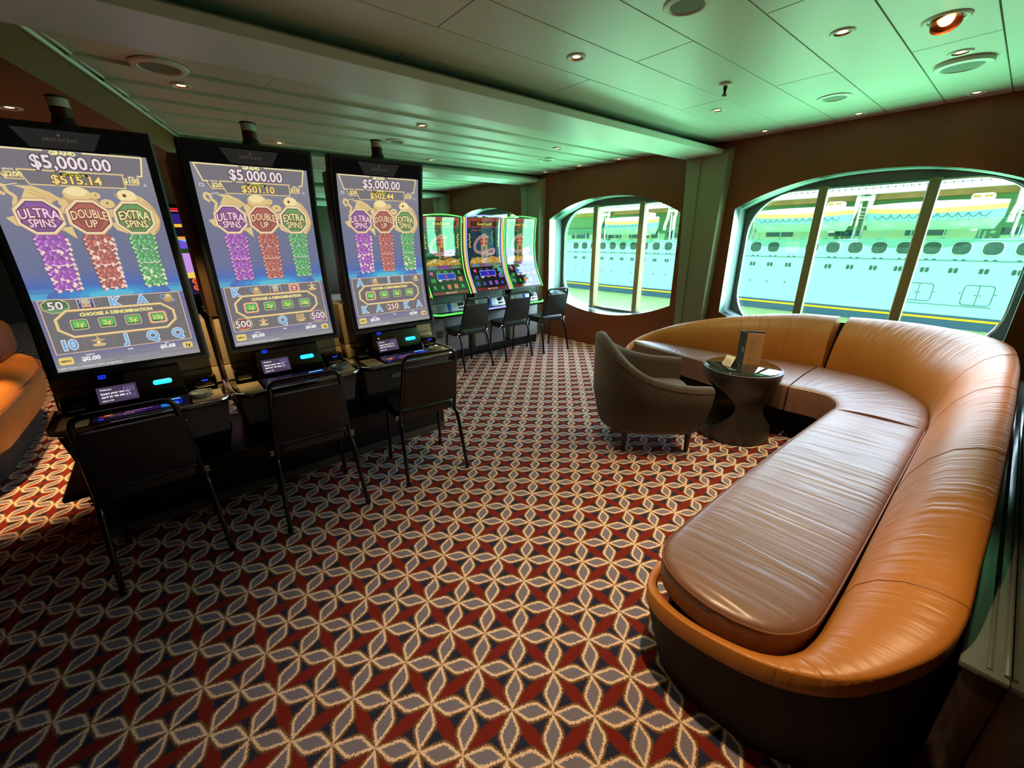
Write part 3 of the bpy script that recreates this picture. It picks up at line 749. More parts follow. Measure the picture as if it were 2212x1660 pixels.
# ------------------------------------------------------------ stacking chairs
def stack_chair():
    t=thing('stacking_chair','','chair')
    b=NB()
    for s in (-1,1):
        pass
    w0=.215
    pts=[(-.195,.115,.42),(-.190,.085,.52),(-.172,.0,.80),(-.165,-.018,.885),(.165,-.018,.885),(.172,.0,.80),(.190,.085,.52),(.195,.115,.42)]
    tube(b,rpath(pts,.075,6),.0125,12); obj('back_frame',b,M['tube'],t)
    for s in (-1,1):
        b=NB(); tube(b,rpath([(s*.195,.16,.43),(s*.200,.085,.415),(s*.218,.0,.0)],.05,5),.0125,12); lathe(b,[(.015,0),(.016,.02),(.0125,.028)],12,c=(s*.218,.0,0)); obj('leg',b,M['tube'],t)
        b=NB(); tube(b,rpath([(s*.195,.14,.425),(s*.19,.40,.425),(s*.20,.445,.0)],.05,5),.0125,12); lathe(b,[(.015,0),(.016,.02),(.0125,.028)],12,c=(s*.20,.445,0)); obj('leg',b,M['tube'],t)
        b=NB(); cyl(b,(s*.180,.105,.46),(s*.222,.105,.46),.009,10); cyl(b,(s*.180,.125,.43),(s*.224,.125,.43),.007,10); obj('bolt',b,M['chrome'],t)
    b=NB(); tube(b,[(-.19,.16,.425),(.19,.16,.425)],.009,8); tube(b,[(-.19,.39,.425),(.19,.39,.425)],.009,8); obj('cross_bar',b,M['tube'],t)
    # pad of the backrest follows the slope of the frame
    b=NB()
    def bp(u,v,w): z=.515+v; y=.087-(z-.52)*.30+w; return (u*(1-.09*v/.29),y,z)
    prism(b,rrect(-.186,0,.186,.295,.03,4),lambda u,v,w:bp(u,v,w-.018),.036,.010,seg=3)
    obj('backrest',b,M['vinyl_back'],t,smooth=50)
    b=NB(); prism(b,rrect(-.205,.10,.205,.455,.07,6),lambda u,v,w:(u,v,.435+w),.055,.02,seg=4); obj('seat',b,M['vinyl'],t,smooth=60)
    return t
c0=stack_chair()
CH=[((-.246,2.308),1.0,'black vinyl stacking chair at the leftmost tall slot machine, nearest the camera','chairs at the tall slot machines'),
 ((.461,2.247),-4,'black stacking chair at the middle of the three tall slot machines','chairs at the tall slot machines'),
 ((1.174,2.214),-7,'black stacking chair at the rightmost tall slot machine, in front of the silver lettering','chairs at the tall slot machines'),
 ((2.815,4.022),1,'black stacking chair at the curved green-lit slot machine farthest from the window','chairs at the curved slot machines'),
 ((3.502,4.045),-5,'black stacking chair at the curved blue-lit middle slot machine','chairs at the curved slot machines'),
 ((4.120,3.961),-7,'black stacking chair at the curved slot machine beside the arched window','chairs at the curved slot machines')]
for i,((x,y),a,lb,g) in enumerate(CH): place(c0,(x,y,0),math.radians(a),lb,g,first=(i==0))

# --------------------------------------------------------- screen artwork
class Art:
    """flat artwork drawn in millimetres (y down) and wrapped on a curved panel"""
    def __init__(s,W,H): s.W=W;s.H=H;s.bm=bmesh.new();s.cl=s.bm.loops.layers.float_color.new('Col');s.k=0;s.hold=False;s.haze=False
    def _add(s,t,col,fy=True):
        s.k+=1 if not s.hold else 0; me=bpy.data.meshes.new('t')
        bmesh.ops.triangulate(t,faces=t.faces)
        for v in t.verts: v.co.z=s.k*.4
        t.to_mesh(me);t.free(); n0=len(s.bm.faces); s.bm.from_mesh(me); bpy.data.meshes.remove(me); s.bm.faces.ensure_lookup_table()
        col=tuple(.84*q+24 for q in col) if s.haze else col; c=(*lin(col),1)
        for f in s.bm.faces[n0:]:
            for l in f.loops: l[s.cl]=c
    def poly(s,pts,col):
        t=bmesh.new(); t.faces.new([t.verts.new((x,y,0)) for x,y in pts]); s._add(t,col)
    def rect(s,x0,y0,x1,y1,col,r=0):
        s.poly(rrect(x0,y0,x1,y1,r,3) if r else [(x0,y0),(x1,y0),(x1,y1),(x0,y1)],col)
    def circ(s,x,y,r,col,ry=None,n=20,a=0): 
        ry=ry or r; s.poly([(x+r*math.cos(t)*math.cos(a)-ry*math.sin(t)*math.sin(a),y+r*math.cos(t)*math.sin(a)+ry*math.sin(t)*math.cos(a)) for t in (2*PI*i/n for i in range(n))],col)
    def oct(s,x,y,r,col,ry=None): s.poly([(x+r*math.cos(PI/8+i*PI/4),y+(ry or r)*math.sin(PI/8+i*PI/4)) for i in range(8)],col)
    def line(s,pts,w,col,closed=False):
        t=bmesh.new(); P=[Vector((x,y,0)) for x,y in pts]; n=len(P)
        L=[]
        for i,p in enumerate(P):
            a=P[i-1] if (i or closed) else p; c=P[(i+1)%n] if (i<n-1 or closed) else p
            d1=(p-a).normalized() if (p-a).length else (c-p).normalized(); d2=(c-p).normalized() if (c-p).length else d1
            d=(d1+d2); d=d.normalized() if d.length>1e-6 else d1
            nn=Vector((-d.y,d.x,0)); k=max(.4,abs(nn.dot(Vector((-d1.y,d1.x,0)))))
            L.append((t.verts.new(p+nn*w/2/k),t.verts.new(p-nn*w/2/k)))
        for i in range(n if closed else n-1):
            a,b_=L[i],L[(i+1)%n]
            try: t.faces.new((a[0],a[1],b_[1],b_[0]))
            except Exception: pass
        s._add(t,col)
    def text(s,txt,x,y,h,col,align='CENTER',sx=1.,bold=.03,rot=0,arc=0):
        t=text_bm(txt,h/.7,bold,align,sx)
        for v in t.verts:
            px,py=v.co.x,-v.co.y
            if arc: py+=arc*px*px
            if rot: px,py=px*math.cos(rot)-py*math.sin(rot),px*math.sin(rot)+py*math.cos(rot)
            v.co=Vector((x+px,y+h/2+py,0))
        s._add(t,col)
    def otext(s,txt,x,y,h,col,edge,ob=.09,**k):
        s.text(txt,x,y,h,edge,bold=ob,**k); s.text(txt,x,y,h,col,bold=.02,**k)
    def build(s,name,f,m,parent,cuts=18):
        bm=s.bm
        for i in range(1,cuts):
            bmesh.ops.bisect_plane(bm,geom=bm.verts[:]+bm.edges[:]+bm.faces[:],plane_co=(0,s.H*i/cuts,0),plane_no=(0,1,0))
        hh=s.H/cuts
        for v in bm.verts:   # straight facets between the cut lines, so that layers never cross
            x,y,z=v.co; k=min(max(int(y/hh+1e-6),0),cuts-1); t=(y-k*hh)/hh
            v.co=Vector(f(x,k*hh,z)).lerp(Vector(f(x,(k+1)*hh,z)),t)
        return obj(name,bm,m,parent,smooth=None)
GOLD=(228,196,128);GOLD2=(250,226,160);DG=(110,106,112);CREAM=(246,226,214)
def symbol(A,k,x,y,s=1.):
    if k in ('K','A','J','Q','10'):
        A.otext(k,x,y,34*s,(96,138,206),(214,222,236),sx=.95)
        A.text(k,x,y-1,30*s,(112,190,226),bold=.0,sx=.95)
    elif k=='bag':
        A.line([(x-22,y-18),(x-30,y-8),(x-22,y+4),(x-10,y-4),(x-16,y-18),(x-22,y-18)],4,(124,160,196))
        A.circ(x+2,y+8,22,(190,150,98),14); A.circ(x+4,y-8,14,(212,174,116),14); A.circ(x+2,y-12,8,(236,202,140),7); A.poly([(x+18,y+6),(x+32,y+12),(x+22,y+22)],(120,150,200))
    elif k=='face':
        A.rect(x-30,y-26,x+30,y+26,(226,196,160)); A.rect(x-27,y-23,x+27,y+26,(62,74,130)); 
        A.line([(x-22,y-6),(x-16,y-16),(x-20,y-22)],3,(150,190,240)); A.line([(x+22,y-6),(x+16,y-16),(x+20,y-22)],3,(150,190,240))
        A.poly([(x-17,y-6),(x-12,y-22),(x,y-26),(x+12,y-22),(x+17,y-6)],(196,190,150)); A.rect(x-16,y-6,x+16,y+26,(214,176,140),5)
        A.line([(x-11,y+2),(x-4,y+4)],3,(70,50,40)); A.line([(x+11,y+2),(x+4,y+4)],3,(70,50,40)); A.poly([(x-15,y+14),(x+15,y+14),(x+8,y+26),(x-8,y+26)],(110,80,66))
    elif k=='lantern':
        A.poly([(x-28,y-10),(x-8,y-12),(x,y-28),(x+8,y-12),(x+28,y-10),(x+14,y-2),(x-14,y-2)],(206,166,110)); A.rect(x-11,y-3,x+11,y+10,(160,126,86)); A.circ(x,y+3,6,(250,240,200))
        A.poly([(x-26,y+12),(x-12,y+8),(x+12,y+8),(x+26,y+12),(x+18,y+22),(x-18,y+22)],(220,184,120))
    elif k=='medal':
        A.rect(x-32,y-26,x+32,y+26,(214,150,130),6); A.oct(x,y,26,GOLD); A.circ(x,y,20,(178,56,110)); A.line([(x-10,y-9),(x+10,y-9)],4,GOLD2); A.line([(x-12,y),(x+12,y)],4,GOLD2); A.line([(x,y-14),(x,y+12)],4,GOLD2); A.line([(x-8,y+12),(x+8,y+12)],4,GOLD2)
    elif k=='ship':
        A.poly([(x-30,y+8),(x+32,y+4),(x+16,y+24),(x-12,y+24)],(214,176,112)); 
        for q in (-18,-2,14): A.poly([(x+q-7,y+4),(x+q-5,y-24),(x+q+8,y-22),(x+q+6,y+4)],(200,164,110))
    elif k[0] in '0123456789':
        n=k[:-1]; c={'g':(98,152,98),'r':(170,90,74),'p':(166,100,166)}[k[-1]]
        A.oct(x,y,50,GOLD,36); A.oct(x,y,46,tuple(int(q*.72) for q in c),32); A.poly([(x-42,y+10),(x+42,y+10),(x+20,y+30),(x-20,y+30)],c)
        A.otext(n,x,y-2,36,(240,232,228),(90,70,70),ob=.07,sx=1.05)
def crackers(A,cx,y0,y1,w,base,sparks):
    rng=random.Random(int(cx)); dk=tuple(int(q*.66) for q in base); lt=tuple(min(255,int(q*1.28)+8) for q in base)
    A.poly([(cx-w*.28,y0-14),(cx+w*.28,y0-14),(cx+w*.5,y0+26),(cx-w*.5,y0+26)],base); A.line([(cx-9,y0-12),(cx-15,y0+24)],2,dk); A.line([(cx+9,y0-12),(cx+15,y0+24)],2,dk)
    rows=11; kb=A.k+1; A.hold=True
    for j in range(rows):
        y=y0+26+(y1-y0-30)*j/(rows-1); ww=w*(.92 if j<3 else .80 if j<8 else .74); n=4 if j%2 else 3
        for i in range(n):
            t=(i-(n-1)/2)/max(1,(n-1)/2) if n>1 else 0
            x=cx+t*ww*.40; a=-t*.62+rng.uniform(-.15,.15); ca,sa=math.cos(a),math.sin(a)
            def R(px,py): return (x+px*ca-py*sa,y+px*sa+py*ca)
            A.k=kb+(j%3)*5; A.poly([R(-9,-20),R(9,-20),R(15,-10),R(15,14),R(8,19),R(-8,19),R(-15,14),R(-15,-10)],dk); A.k+=1; A.poly([R(-8,-19),R(8,-19),R(13,-9),R(13,12),R(7,17),R(-7,17),R(-13,12),R(-13,-9)],base); A.k+=1; A.poly([R(-9,-12),R(-3,-14),R(-3,8),R(-9,8)],lt)
            A.k+=1; A.poly([R(-13,8),R(13,8),R(12,12),R(-12,12)],(232,206,196) if not sparks else CREAM)
            if sparks==1 or (sparks==2 and j>6): A.k+=1; A.poly([R(9+(9 if q%2 else 4)*math.cos(q*PI/6),14+(9 if q%2 else 4)*math.sin(q*PI/6)) for q in range(12)],(248,214,196) if base[1]<120 else (226,236,160))
    A.k=kb+16; k=9 if sparks==1 else 4 if sparks else 0
    for _ in range(k):
        yy=rng.uniform(y0+34 if sparks==1 else (y0+y1*2.2)/3.2,y1); xx=cx+rng.uniform(-.5,.5)*w; rr=rng.uniform(7,12)
        A.poly([(xx+(rr if i%2 else rr*.42)*math.cos(i*PI/7),yy+(rr if i%2 else rr*.42)*math.sin(i*PI/7)) for i in range(14)],(250,222,200) if base[1]<120 else (236,240,180))
    A.hold=False
def tall_art(d):
    A=Art(560,975); H=975; A.haze=True
    stops=[(0,(132,130,140)),(.10,(126,124,136)),(.30,(110,112,134)),(.52,(100,106,144)),(.60,(70,100,180)),(.64,(74,170,206)),(.655,(90,190,214)),(.66,(104,104,142)),(.92,(112,110,142)),(.965,(128,126,138)),(1,(150,148,146))]
    n=48
    for i in range(n):
        v=(i+.5)/n
        for (a,ca),(b_,cb) in zip(stops,stops[1:]):
            if a<=v<=b_: t=(v-a)/(b_-a); c=tuple(p+(q-p)*t for p,q in zip(ca,cb)); break
        A.hold=True; A.rect(0,H*i/n,560,H*(i+1)/n,c)
    A.hold=False; A.k=1
    for i in range(5): A.circ(280,628,230-i*36,[(72,104,176),(66,116,192),(60,134,200),(64,156,208),(82,184,214)][i],58-i*10)
    A.rect(0,638,560,900,(106,104,142))
    # jackpots
    A.poly([(14,4),(536,4),(524,86),(470,86),(462,140),(112,140),(104,118),(62,118),(54,86),(40,86)],DG)
    A.line([(212,4),(14,4),(40,84),(64,84)],6,GOLD2); A.line([(336,4),(540,4),(524,84),(506,84)],6,GOLD2)
    A.line([(112,82),(458,82)],6,GOLD); A.line([(52,84),(72,120),(124,120)],5,GOLD); A.line([(112,82),(136,140),(452,140),(452,84)],5,GOLD); A.line([(452,122),(504,122),(508,84)],5,GOLD)
    A.text('GRAND',272,10,15,(250,236,150),sx=1.1,bold=.06); A.otext(d['grand'],292,46,50,(244,226,226),(84,70,84),ob=.09,sx=.92)
    A.otext(d['major'],290,114,34,(250,222,120),(120,80,40),ob=.08,sx=1.05); A.text('MAJOR',282,84,9,(250,236,150),bold=.05)
    A.rect(240,89,330,100,(20,20,16)); A.text(d['aft'],285,94.5,7,(250,240,40),bold=.03)
    A.text('MINOR',88,84,7,(244,230,190)); A.text(d['minor'],96,102,20,(250,226,130),bold=.04); A.text('MINI',482,90,7,(244,230,190)); A.text(d['mini'],480,106,20,(250,226,130),bold=.04)
    A.rect(18,96,40,112,(196,196,206),3); A.rect(24,100,34,108,DG); A.text('A',528,122,15,(210,220,230),bold=0)
    # gold figures behind the three signs
    cx=[128,290,452]; cy=272
    x,y=cx[0],cy
    A.line(catmull([(x-78,y-88),(x-98,y-106),(x-92,y-126),(x-74,y-122),(x-68,y-100),(x-52,y-80),(x-62,y-50),(x-66,y-10)],4),13,GOLD); A.line([(x-80,y-122),(x-30,y-134)],3,GOLD2)
    A.poly([(x-40,y-66),(x-14,y-112),(x-46,y-126),(x+12,y-126),(x+58,y-104),(x+104,y-62),(x+70,y-70),(x+40,y-50)],GOLD); A.line([(x,y-112),(x+90,y-64)],3,(190,150,90)); A.line([(x-10,y-100),(x+66,y-66)],3,(190,150,90))
    A.poly([(x-104,y+6),(x-60,y-8),(x-50,y+50),(x-84,y+36)],GOLD); A.poly([(x+40,y+50),(x+92,y+40),(x+96,y+96),(x+62,y+60)],GOLD)
    x=cx[1]
    A.circ(x-14,y-62,66,(200,158,98),40); A.circ(x-16,y-100,48,GOLD,30); A.circ(x-18,y-110,38,GOLD2,20); A.circ(x+44,y-96,18,GOLD,15); A.circ(x+46,y-97,3,(90,60,40)); A.circ(x+78,y-62,26,GOLD,20); A.circ(x+78,y-64,4,(90,60,40)); A.circ(x-70,y-30,18,GOLD); A.circ(x+86,y-20,18,GOLD); A.circ(x-72,y-60,16,GOLD)
    x=cx[2]
    A.line(catmull([(x-6,y-92),(x+36,y-80),(x+68,y-34),(x+76,y+20),(x+44,y+66),(x-10,y+78)],4),38,GOLD); A.line(catmull([(x+50,y-78),(x+84,y-34),(x+94,y+20),(x+62,y+70)],4),5,(196,150,92)); A.circ(x-6,y-98,36,GOLD2,28); A.circ(x-14,y-100,8,(150,104,60)); A.circ(x-14,y-100,4,(50,34,26)); A.poly([(x-52,y-112),(x-36,y-100),(x-48,y-90)],(190,140,90))
    A.poly([(x-96,y+18),(x-58,y+30),(x-40,y+74),(x-80,y+56)],GOLD); A.line([(x+14,y-84),(x+44,y-54)],3,(180,130,80))
    crackers(A,cx[0]+6,338,590,104,(156,88,170),d['sp'][0]); crackers(A,cx[1]+4,340,592,100,(172,96,86),d['sp'][1]); crackers(A,cx[2]+6,338,590,96,(92,160,100),d['sp'][2])
    tc2=((244,206,236),(252,206,160),(232,236,150))
    for i,(x,c,l1,l2,tc,dk) in enumerate(((cx[0],(136,84,154),'ULTRA','SPINS',(222,160,228),(96,66,104)),(cx[1],(176,92,80),'DOUBLE','UP',(226,160,110),(120,64,56)),(cx[2],(104,150,84),'EXTRA','SPINS',(206,214,110),(82,108,66)))):
        A.oct(x,cy,84,(196,150,112)); A.oct(x,cy,80,(246,218,170)); A.oct(x,cy,70,dk); A.oct(x,cy,64,c); A.poly([(x-54,cy+4),(x+54,cy+4),(x+24,cy+54),(x-24,cy+54)],tuple(int(q*.85) for q in c))
        A.otext(l1,x,cy-17,38,tc2[i],(110,60,50),ob=.10,sx=(.78,.60,.70)[i],arc=.003); A.otext(l2,x,cy+27,33,tc2[i],(110,60,50),ob=.10,sx=.74)
    # reels
    A.rect(16,640,540,892,(108,104,106)); 
    for q in range(1,5): A.line([(16+q*105,642),(16+q*105,890)],1.5,(130,120,120))
    A.line([(16,640),(540,640),(540,892),(16,892)],3.5,(232,190,160),closed=True)
    for q,k in enumerate(d['top']): 
        if k: symbol(A,k,68+q*105,668,1.3)
    for q,k in enumerate(d['bot']): 
        if k: symbol(A,k,68+q*105,852,1.3)
    dl=[(96,694),(452,694),(496,732),(496,780),(452,818),(96,818),(52,780),(52,732)]
    A.poly(dl,(102,100,106)); A.line(dl,13,(186,140,88),closed=True); A.line(dl,8,GOLD2,closed=True); A.line([(x,y+3) for x,y in dl],2,(206,160,100),closed=True)
    A.text('CHOOSE A DENOMINATION',276,716,15,(250,232,130),bold=.06,sx=.98)
    for q,k in enumerate(('1c','2c','5c','10c')):
        x=128+q*99; y=762
        if q==d['hi']: A.rect(x-38,y-31,x+38,y+31,(226,146,104),12); A.rect(x-33,y-27,x+33,y+27,(246,190,150),10)
        A.rect(x-31,y-25,x+31,y+25,(222,194,150),9); A.rect(x-27,y-21,x+27,y+21,(44,92,44),6); A.rect(x-24,y-18,x+24,y+14,(92,196,86),5); A.otext(k.replace('c','\u00a2'),x,y,22,(250,238,140),(90,110,50),ob=.05)
    # footer
    A.rect(16,908,66,944,(240,206,104),8); A.text('MENU',41,926,9,(90,70,40),bold=.05); A.rect(494,908,536,940,(240,206,104),8); A.text(d['den'].replace('c','\u00a2'),515,924,17,(70,60,40),bold=.04)
    A.text('CREDIT',128,908,7,(240,236,240)); A.text('$0.00',128,926,19,(246,242,240),bold=.05,sx=1.1); A.text('BET',430,900,7,(240,236,240)); A.text(d['bet'],430,916,18,(246,242,240),bold=.05,sx=1.1); A.rect(270,904,290,909,(240,236,240))
    A.line([(80,946),(210,946)],1.5,(190,188,194)); A.line([(250,946),(390,946)],1.5,(190,188,194)); A.line([(400,936),(486,936)],1.5,(190,188,194))
    A.text('GDK Device is Disabled (GDK_plugged[1])',8,960,9,(240,240,240),align='LEFT',bold=0)
    return A
# ---------------------------------------------------------- tall machines
def scr_y(z): return .155-.062*((z-1.47)/.55)**2      # concave profile of the tall display
def tall_machine(mx,d,label):
    t=thing('slot_machine',label,'slot machine',(mx,2.75,.345),0,'tall concave slot machines'); Z=-.345
    def P(z): return z+Z
    b=NB(); hexa(b,[(-.30,.12,P(.345)),(.30,.12,P(.345)),(.30,.60,P(.345)),(-.30,.60,P(.345)),(-.335,.02,P(.52)),(.335,.02,P(.52)),(.335,.60,P(.52)),(-.335,.60,P(.52))],.004); obj('lower_cabinet',b,M['black'],t)
    b=NB(); hexa(b,[(-.320,-.015,P(.505)),(.320,-.015,P(.505)),(.320,.58,P(.505)),(-.320,.58,P(.505)),(-.345,-.06,P(.716)),(.345,-.06,P(.716)),(.345,.58,P(.716)),(-.345,.58,P(.716))],.012,seg=3); obj('belly_door',b,M['grey_metal'],t)
    b=text_bm('ARISTOCRAT',.052,.0,'CENTER',.9,.0008)
    for v in b.verts: z_=.60+v.co.y; v.co=Vector((v.co.x, -.06+(.716-z_)*.2133-.0012-v.co.z, P(z_)))
    obj('silver_lettering',b,M['shipwhite_l'],t,smooth=None)
    b=NB(); prism(b,[(-.355,.23),(-.355,-.10),(-.30,-.155),(.30,-.155),(.355,-.10),(.355,.23)],lambda u,v,w:(u,v,P(.715)+w),.028,.008,seg=3); deck=obj('deck',b,M['black_gloss'],t)
    b=NB(); tube(b,rpath([(-.357,.2,P(.745)),(-.357,-.10,P(.740)),(-.30,-.158,P(.738)),(.30,-.158,P(.738)),(.357,-.10,P(.740)),(.357,.2,P(.745))],.05,5),.008,10); obj('chrome_rim',b,M['chrome'],deck)
    for x0,x1 in ((-.325,-.215),(.185,.325)):
        b=NB(); box(b,x0,x1,-.13,.06,P(.742),P(.7455),.001); obj('side_plate',b,M['champ'],t)
    b=NB(); hexa(b,[(-.205,-.14,P(.742)),(.175,-.14,P(.742)),(.175,.02,P(.742)),(-.205,.02,P(.742)),(-.205,-.13,P(.7475)),(.175,-.13,P(.7475)),(.175,.0,P(.762)),(-.205,.0,P(.762))],.002); obj('button_panel',b,M['black_gloss'],t)
    A=Art(370,120); A.rect(0,0,370,120,(16,10,30))
    A.circ(50,70,30,(120,40,50),16); A.circ(54,68,14,(220,120,90),8); A.rect(90,40,250,100,(44,18,70)); A.text('FEATURE SPINS',170,52,9,(190,120,200),bold=.02); A.text('MAX CREDITS PER LINE',170,72,7,(190,120,200)); A.rect(110,84,150,100,(120,90,90)); A.rect(116,88,144,96,(30,20,30)); A.rect(20,96,40,108,(50,70,220))
    A.rect(255,30,345,95,(14,24,150)); A.circ(300,66,22,(40,60,230),12); A.rect(258,22,340,32,(120,220,255),4)
    A.build('button_lights',lambda x,y,z:(-.2+x/1000,-.0-(y/1000)*1.05,P(.7635-.0140*y/115)+z/20000+.0006),M['screen'],t,2)
    # console between deck and display
    b=NB(); hexa(b,[(-.205,.02,P(.745)),(.175,.02,P(.745)),(.20,.30,P(.745)),(-.22,.30,P(.745)),(-.185,.115,P(.935)),(.165,.115,P(.935)),(.165,.30,P(.955)),(-.185,.30,P(.955))],.006); obj('console',b,M['black_gloss'],t)
    def cf(x,y,z): # console face coordinates, metres from bottom left
        return (x,.02+.095*y/.19-.0012-z/20000,P(.745)+y)
    A=Art(120,60); A.rect(0,0,120,60,(58,44,66),0); A.rect(0,0,120,60,(70,56,80)); A.text('Welcome',10,10,6,(230,230,240),align='LEFT'); A.text('Insert your money',10,24,8,(245,245,250),align='LEFT',bold=.03); A.text('card to get started',10,36,8,(245,245,250),align='LEFT',bold=.03); A.text('players club',10,50,5,(230,230,240),align='LEFT')
    for q in range(4): A.rect(80+q*9,8,85+q*9,28,(104,96,140)); A.rect(80+q*9,34,85+q*9,50,(90,84,120))
    A.build('small_display',lambda x,y,z:cf(-.175+x/790,.115-y/790,z),M['screen'],t,2)
    A=Art(30,18); A.rect(0,0,30,18,(20,60,230),4); A.rect(4,5,12,13,(4,8,60)); A.rect(16,4,26,14,(8,20,140)); A.build('blue_icon',lambda x,y,z:cf(-.155+x/1000,.172-y/1000,z),M['screen'],t,2)
    b=NB(); prism(b,rrect(.045,.086,.125,.108,.0105,5),lambda u,v,w:(cf(u,v,0)[0],cf(u,v,0)[1]-w,cf(u,v,0)[2]),.006,.002); obj('blue_lens',b,M['cyan_led'],t)
    # champagne panels either side, bill boxes in front of them
    for s,x0,x1 in ((-1,-.35,-.195),(1,.175,.35)):
        b=NB(); hexa(b,[(x0,.20,P(.745)),(x1,.20,P(.745)),(x1,.50,P(.745)),(x0,.50,P(.745)),(x0,.225,P(.835)),(x1,.225,P(.835)),(x1,.50,P(.835)),(x0,.50,P(.835))],.003); obj('wing_panel',b,M['champ'],t)
        b=NB(); box(b,x0+(.03 if s<0 else .03),x1-(.02 if s<0 else .03),.10,.205,P(.745),P(.815),.006); bx=obj('bill_box' if s>0 else 'card_box',b,M['black_gloss'],t)
        if s>0: b=NB(); box(b,x0+.075,x0+.105,.096,.101,P(.795),P(.801)); obj('blue_label',b,M['blue_led'],bx)
        b=NB(); box(b,x0+.045,x1-.045,.095,.101,P(.760),P(.764)); obj('slot',b,M['chrome'],bx)
    b=NB(); hexa(b,[(-.35,.225,P(.838)),(.35,.225,P(.838)),(.35,.5,P(.838)),(-.35,.5,P(.838)),(-.345,.255,P(1.12)),(.345,.255,P(1.12)),(.345,.5,P(1.12)),(-.345,.5,P(1.12))],.006); obj('upper_cabinet',b,M['champ'],t)
    b=NB(); box(b,-.27,.27,.20,.42,P(1.0),P(1.98),.01); obj('rear_housing',b,M['black'],t)
    if .4<mx<.6: b=NB(); box(b,-.357,-.29,.24,.55,P(1.13),P(1.99),.003); obj('side_board',b,M['brown_side'],t)
    # display: curved slab
    n=20; prof=[(P(.925+1.115*i/n),scr_y(.925+1.115*i/n)) for i in range(n+1)]
    b=NB(); V=[]
    for x in (-.32,-.312,.312,.32):
        e=.006 if abs(x)>.315 else 0
        V.append([b.verts.new((x,y-0+e,z)) for z,y in prof]+[b.verts.new((x,y+.065-e,z)) for z,y in prof[::-1]])
    m_=len(V[0])
    for a,c in zip(V,V[1:]):
        for i in range(m_): b.faces.new((a[i],a[(i+1)%m_],c[(i+1)%m_],c[i]))
    for i in range(n): 
        b.faces.new((V[0][i],V[0][i+1],V[0][m_-2-i],V[0][m_-1-i])); b.faces.new((V[-1][i],V[-1][i+1],V[-1][m_-2-i],V[-1][m_-1-i]))
    bmesh.ops.recalc_face_normals(b,faces=b.faces); bz=obj('display',b,M['bezel'],t,smooth=30)
    def face(x,y,z): # mm on the glass -> local
        zz=1.937-y/1000; return (-.28+x/1000,scr_y(zz)-.0032-z/20000,P(zz))
    A=Art(600,1075)
    A.rect(0,0,600,1075,(7,7,7)); A.poly([(160,8),(440,8),(400,78),(200,78)],(40,38,36)); A.text('ARISTOCRAT',300,44,13,(84,80,74),bold=0); A.circ(300,26,5,(84,80,74)); A.rect(450,80,560,87,(60,80,64))
    A.build('glass_border',lambda x,y,z:(-.30+x/1000,scr_y(2.022-y/1000)-.0014-z/20000,P(2.022-y/1000)),M['glassborder'],bz)
    tall_art(d).build('screen',face,M['screen'],bz)
    # beacon
    bc=NB(); zt_=P(2.045); lathe(bc,[(.05,zt_-.06),(.048,zt_),(.040,zt_+.03),(.036,zt_+.034)],24,c=(.03,.17,0)); o=obj('beacon',bc,M['black'],t)
    b=NB(); lathe(b,[(.036,zt_+.034),(.036,zt_+.072),(.034,zt_+.074)],24,c=(.03,.17,0)); obj('red_lens',b,M['red_lens'],o)
    b=NB(); lathe(b,[(.036,zt_+.074),(.036,zt_+.108),(.034,zt_+.110)],24,c=(.03,.17,0)); obj('white_lens',b,M['clear_lens'],o)
    b=NB(); lathe(b,[(.039,zt_+.110),(.039,zt_+.116),(0,zt_+.118)],24,c=(.03,.17,0)); obj('cap',b,M['black'],o)
    return t
M['glassborder']=screen_mat('glowing_glass_border',.9,rough=.12,spec=.4)  # border print glows in its own colours although it is no display
MX=[-.20,.53,1.262]
D=[dict(grand='$5,000.00',major='$515.14',minor='$200',mini='$100',aft='AFT Out ($14.45)',sp=(1,1,2),top=('50g','face','K','A','bag'),bot=('10','lantern','J','Q','Q'),hi=3,bet='$0.68',den='1c'),
   dict(grand='$5,000.00',major='$501.10',minor='$20',mini='$10',aft='AFT Out ($14.20)',sp=(0,0,0),top=('K','bag','face','medal','lantern'),bot=('500r','lantern','Q','ship','500p'),hi=0,bet='$0.80',den='1c'),
   dict(grand='$5,000.00',major='$502.44',minor='$20',mini='$10',aft='AFT Out ($14.20)',sp=(1,0,2),top=('A','bag','J','J','bag'),bot=('K','A','250r','K','A'),hi=0,bet='$0.80',den='1c')]
LB=['leftmost tall slot machine, its screen showing $515.14, cut by the left edge','middle tall slot machine, its screen showing $501.10 and two 500 symbols','rightmost tall slot machine, its screen showing $502.44 and a 250 symbol']
for mx,d,l in zip(MX,D,LB): tall_machine(mx,d,l)
# the long black stand the three machines sit on
st=thing('machine_stand','long black stand under the three tall slot machines','stand',(.53,2.95,0))
b=NB(); box(b,-1.08,1.08,-.085,.50,0,.315,.004); obj('base',b,M['black'],st)
b=NB(); box(b,-1.16,1.13,-.17,.54,.315,.343,.01,seg=3); obj('top_board',b,mat('black_laminate',(22,21,20),.35),st)
b=NB(); box(b,-1.08,1.08,-.088,-.084,.0,.06); obj('kickplate',b,M['grey_metal'],st)
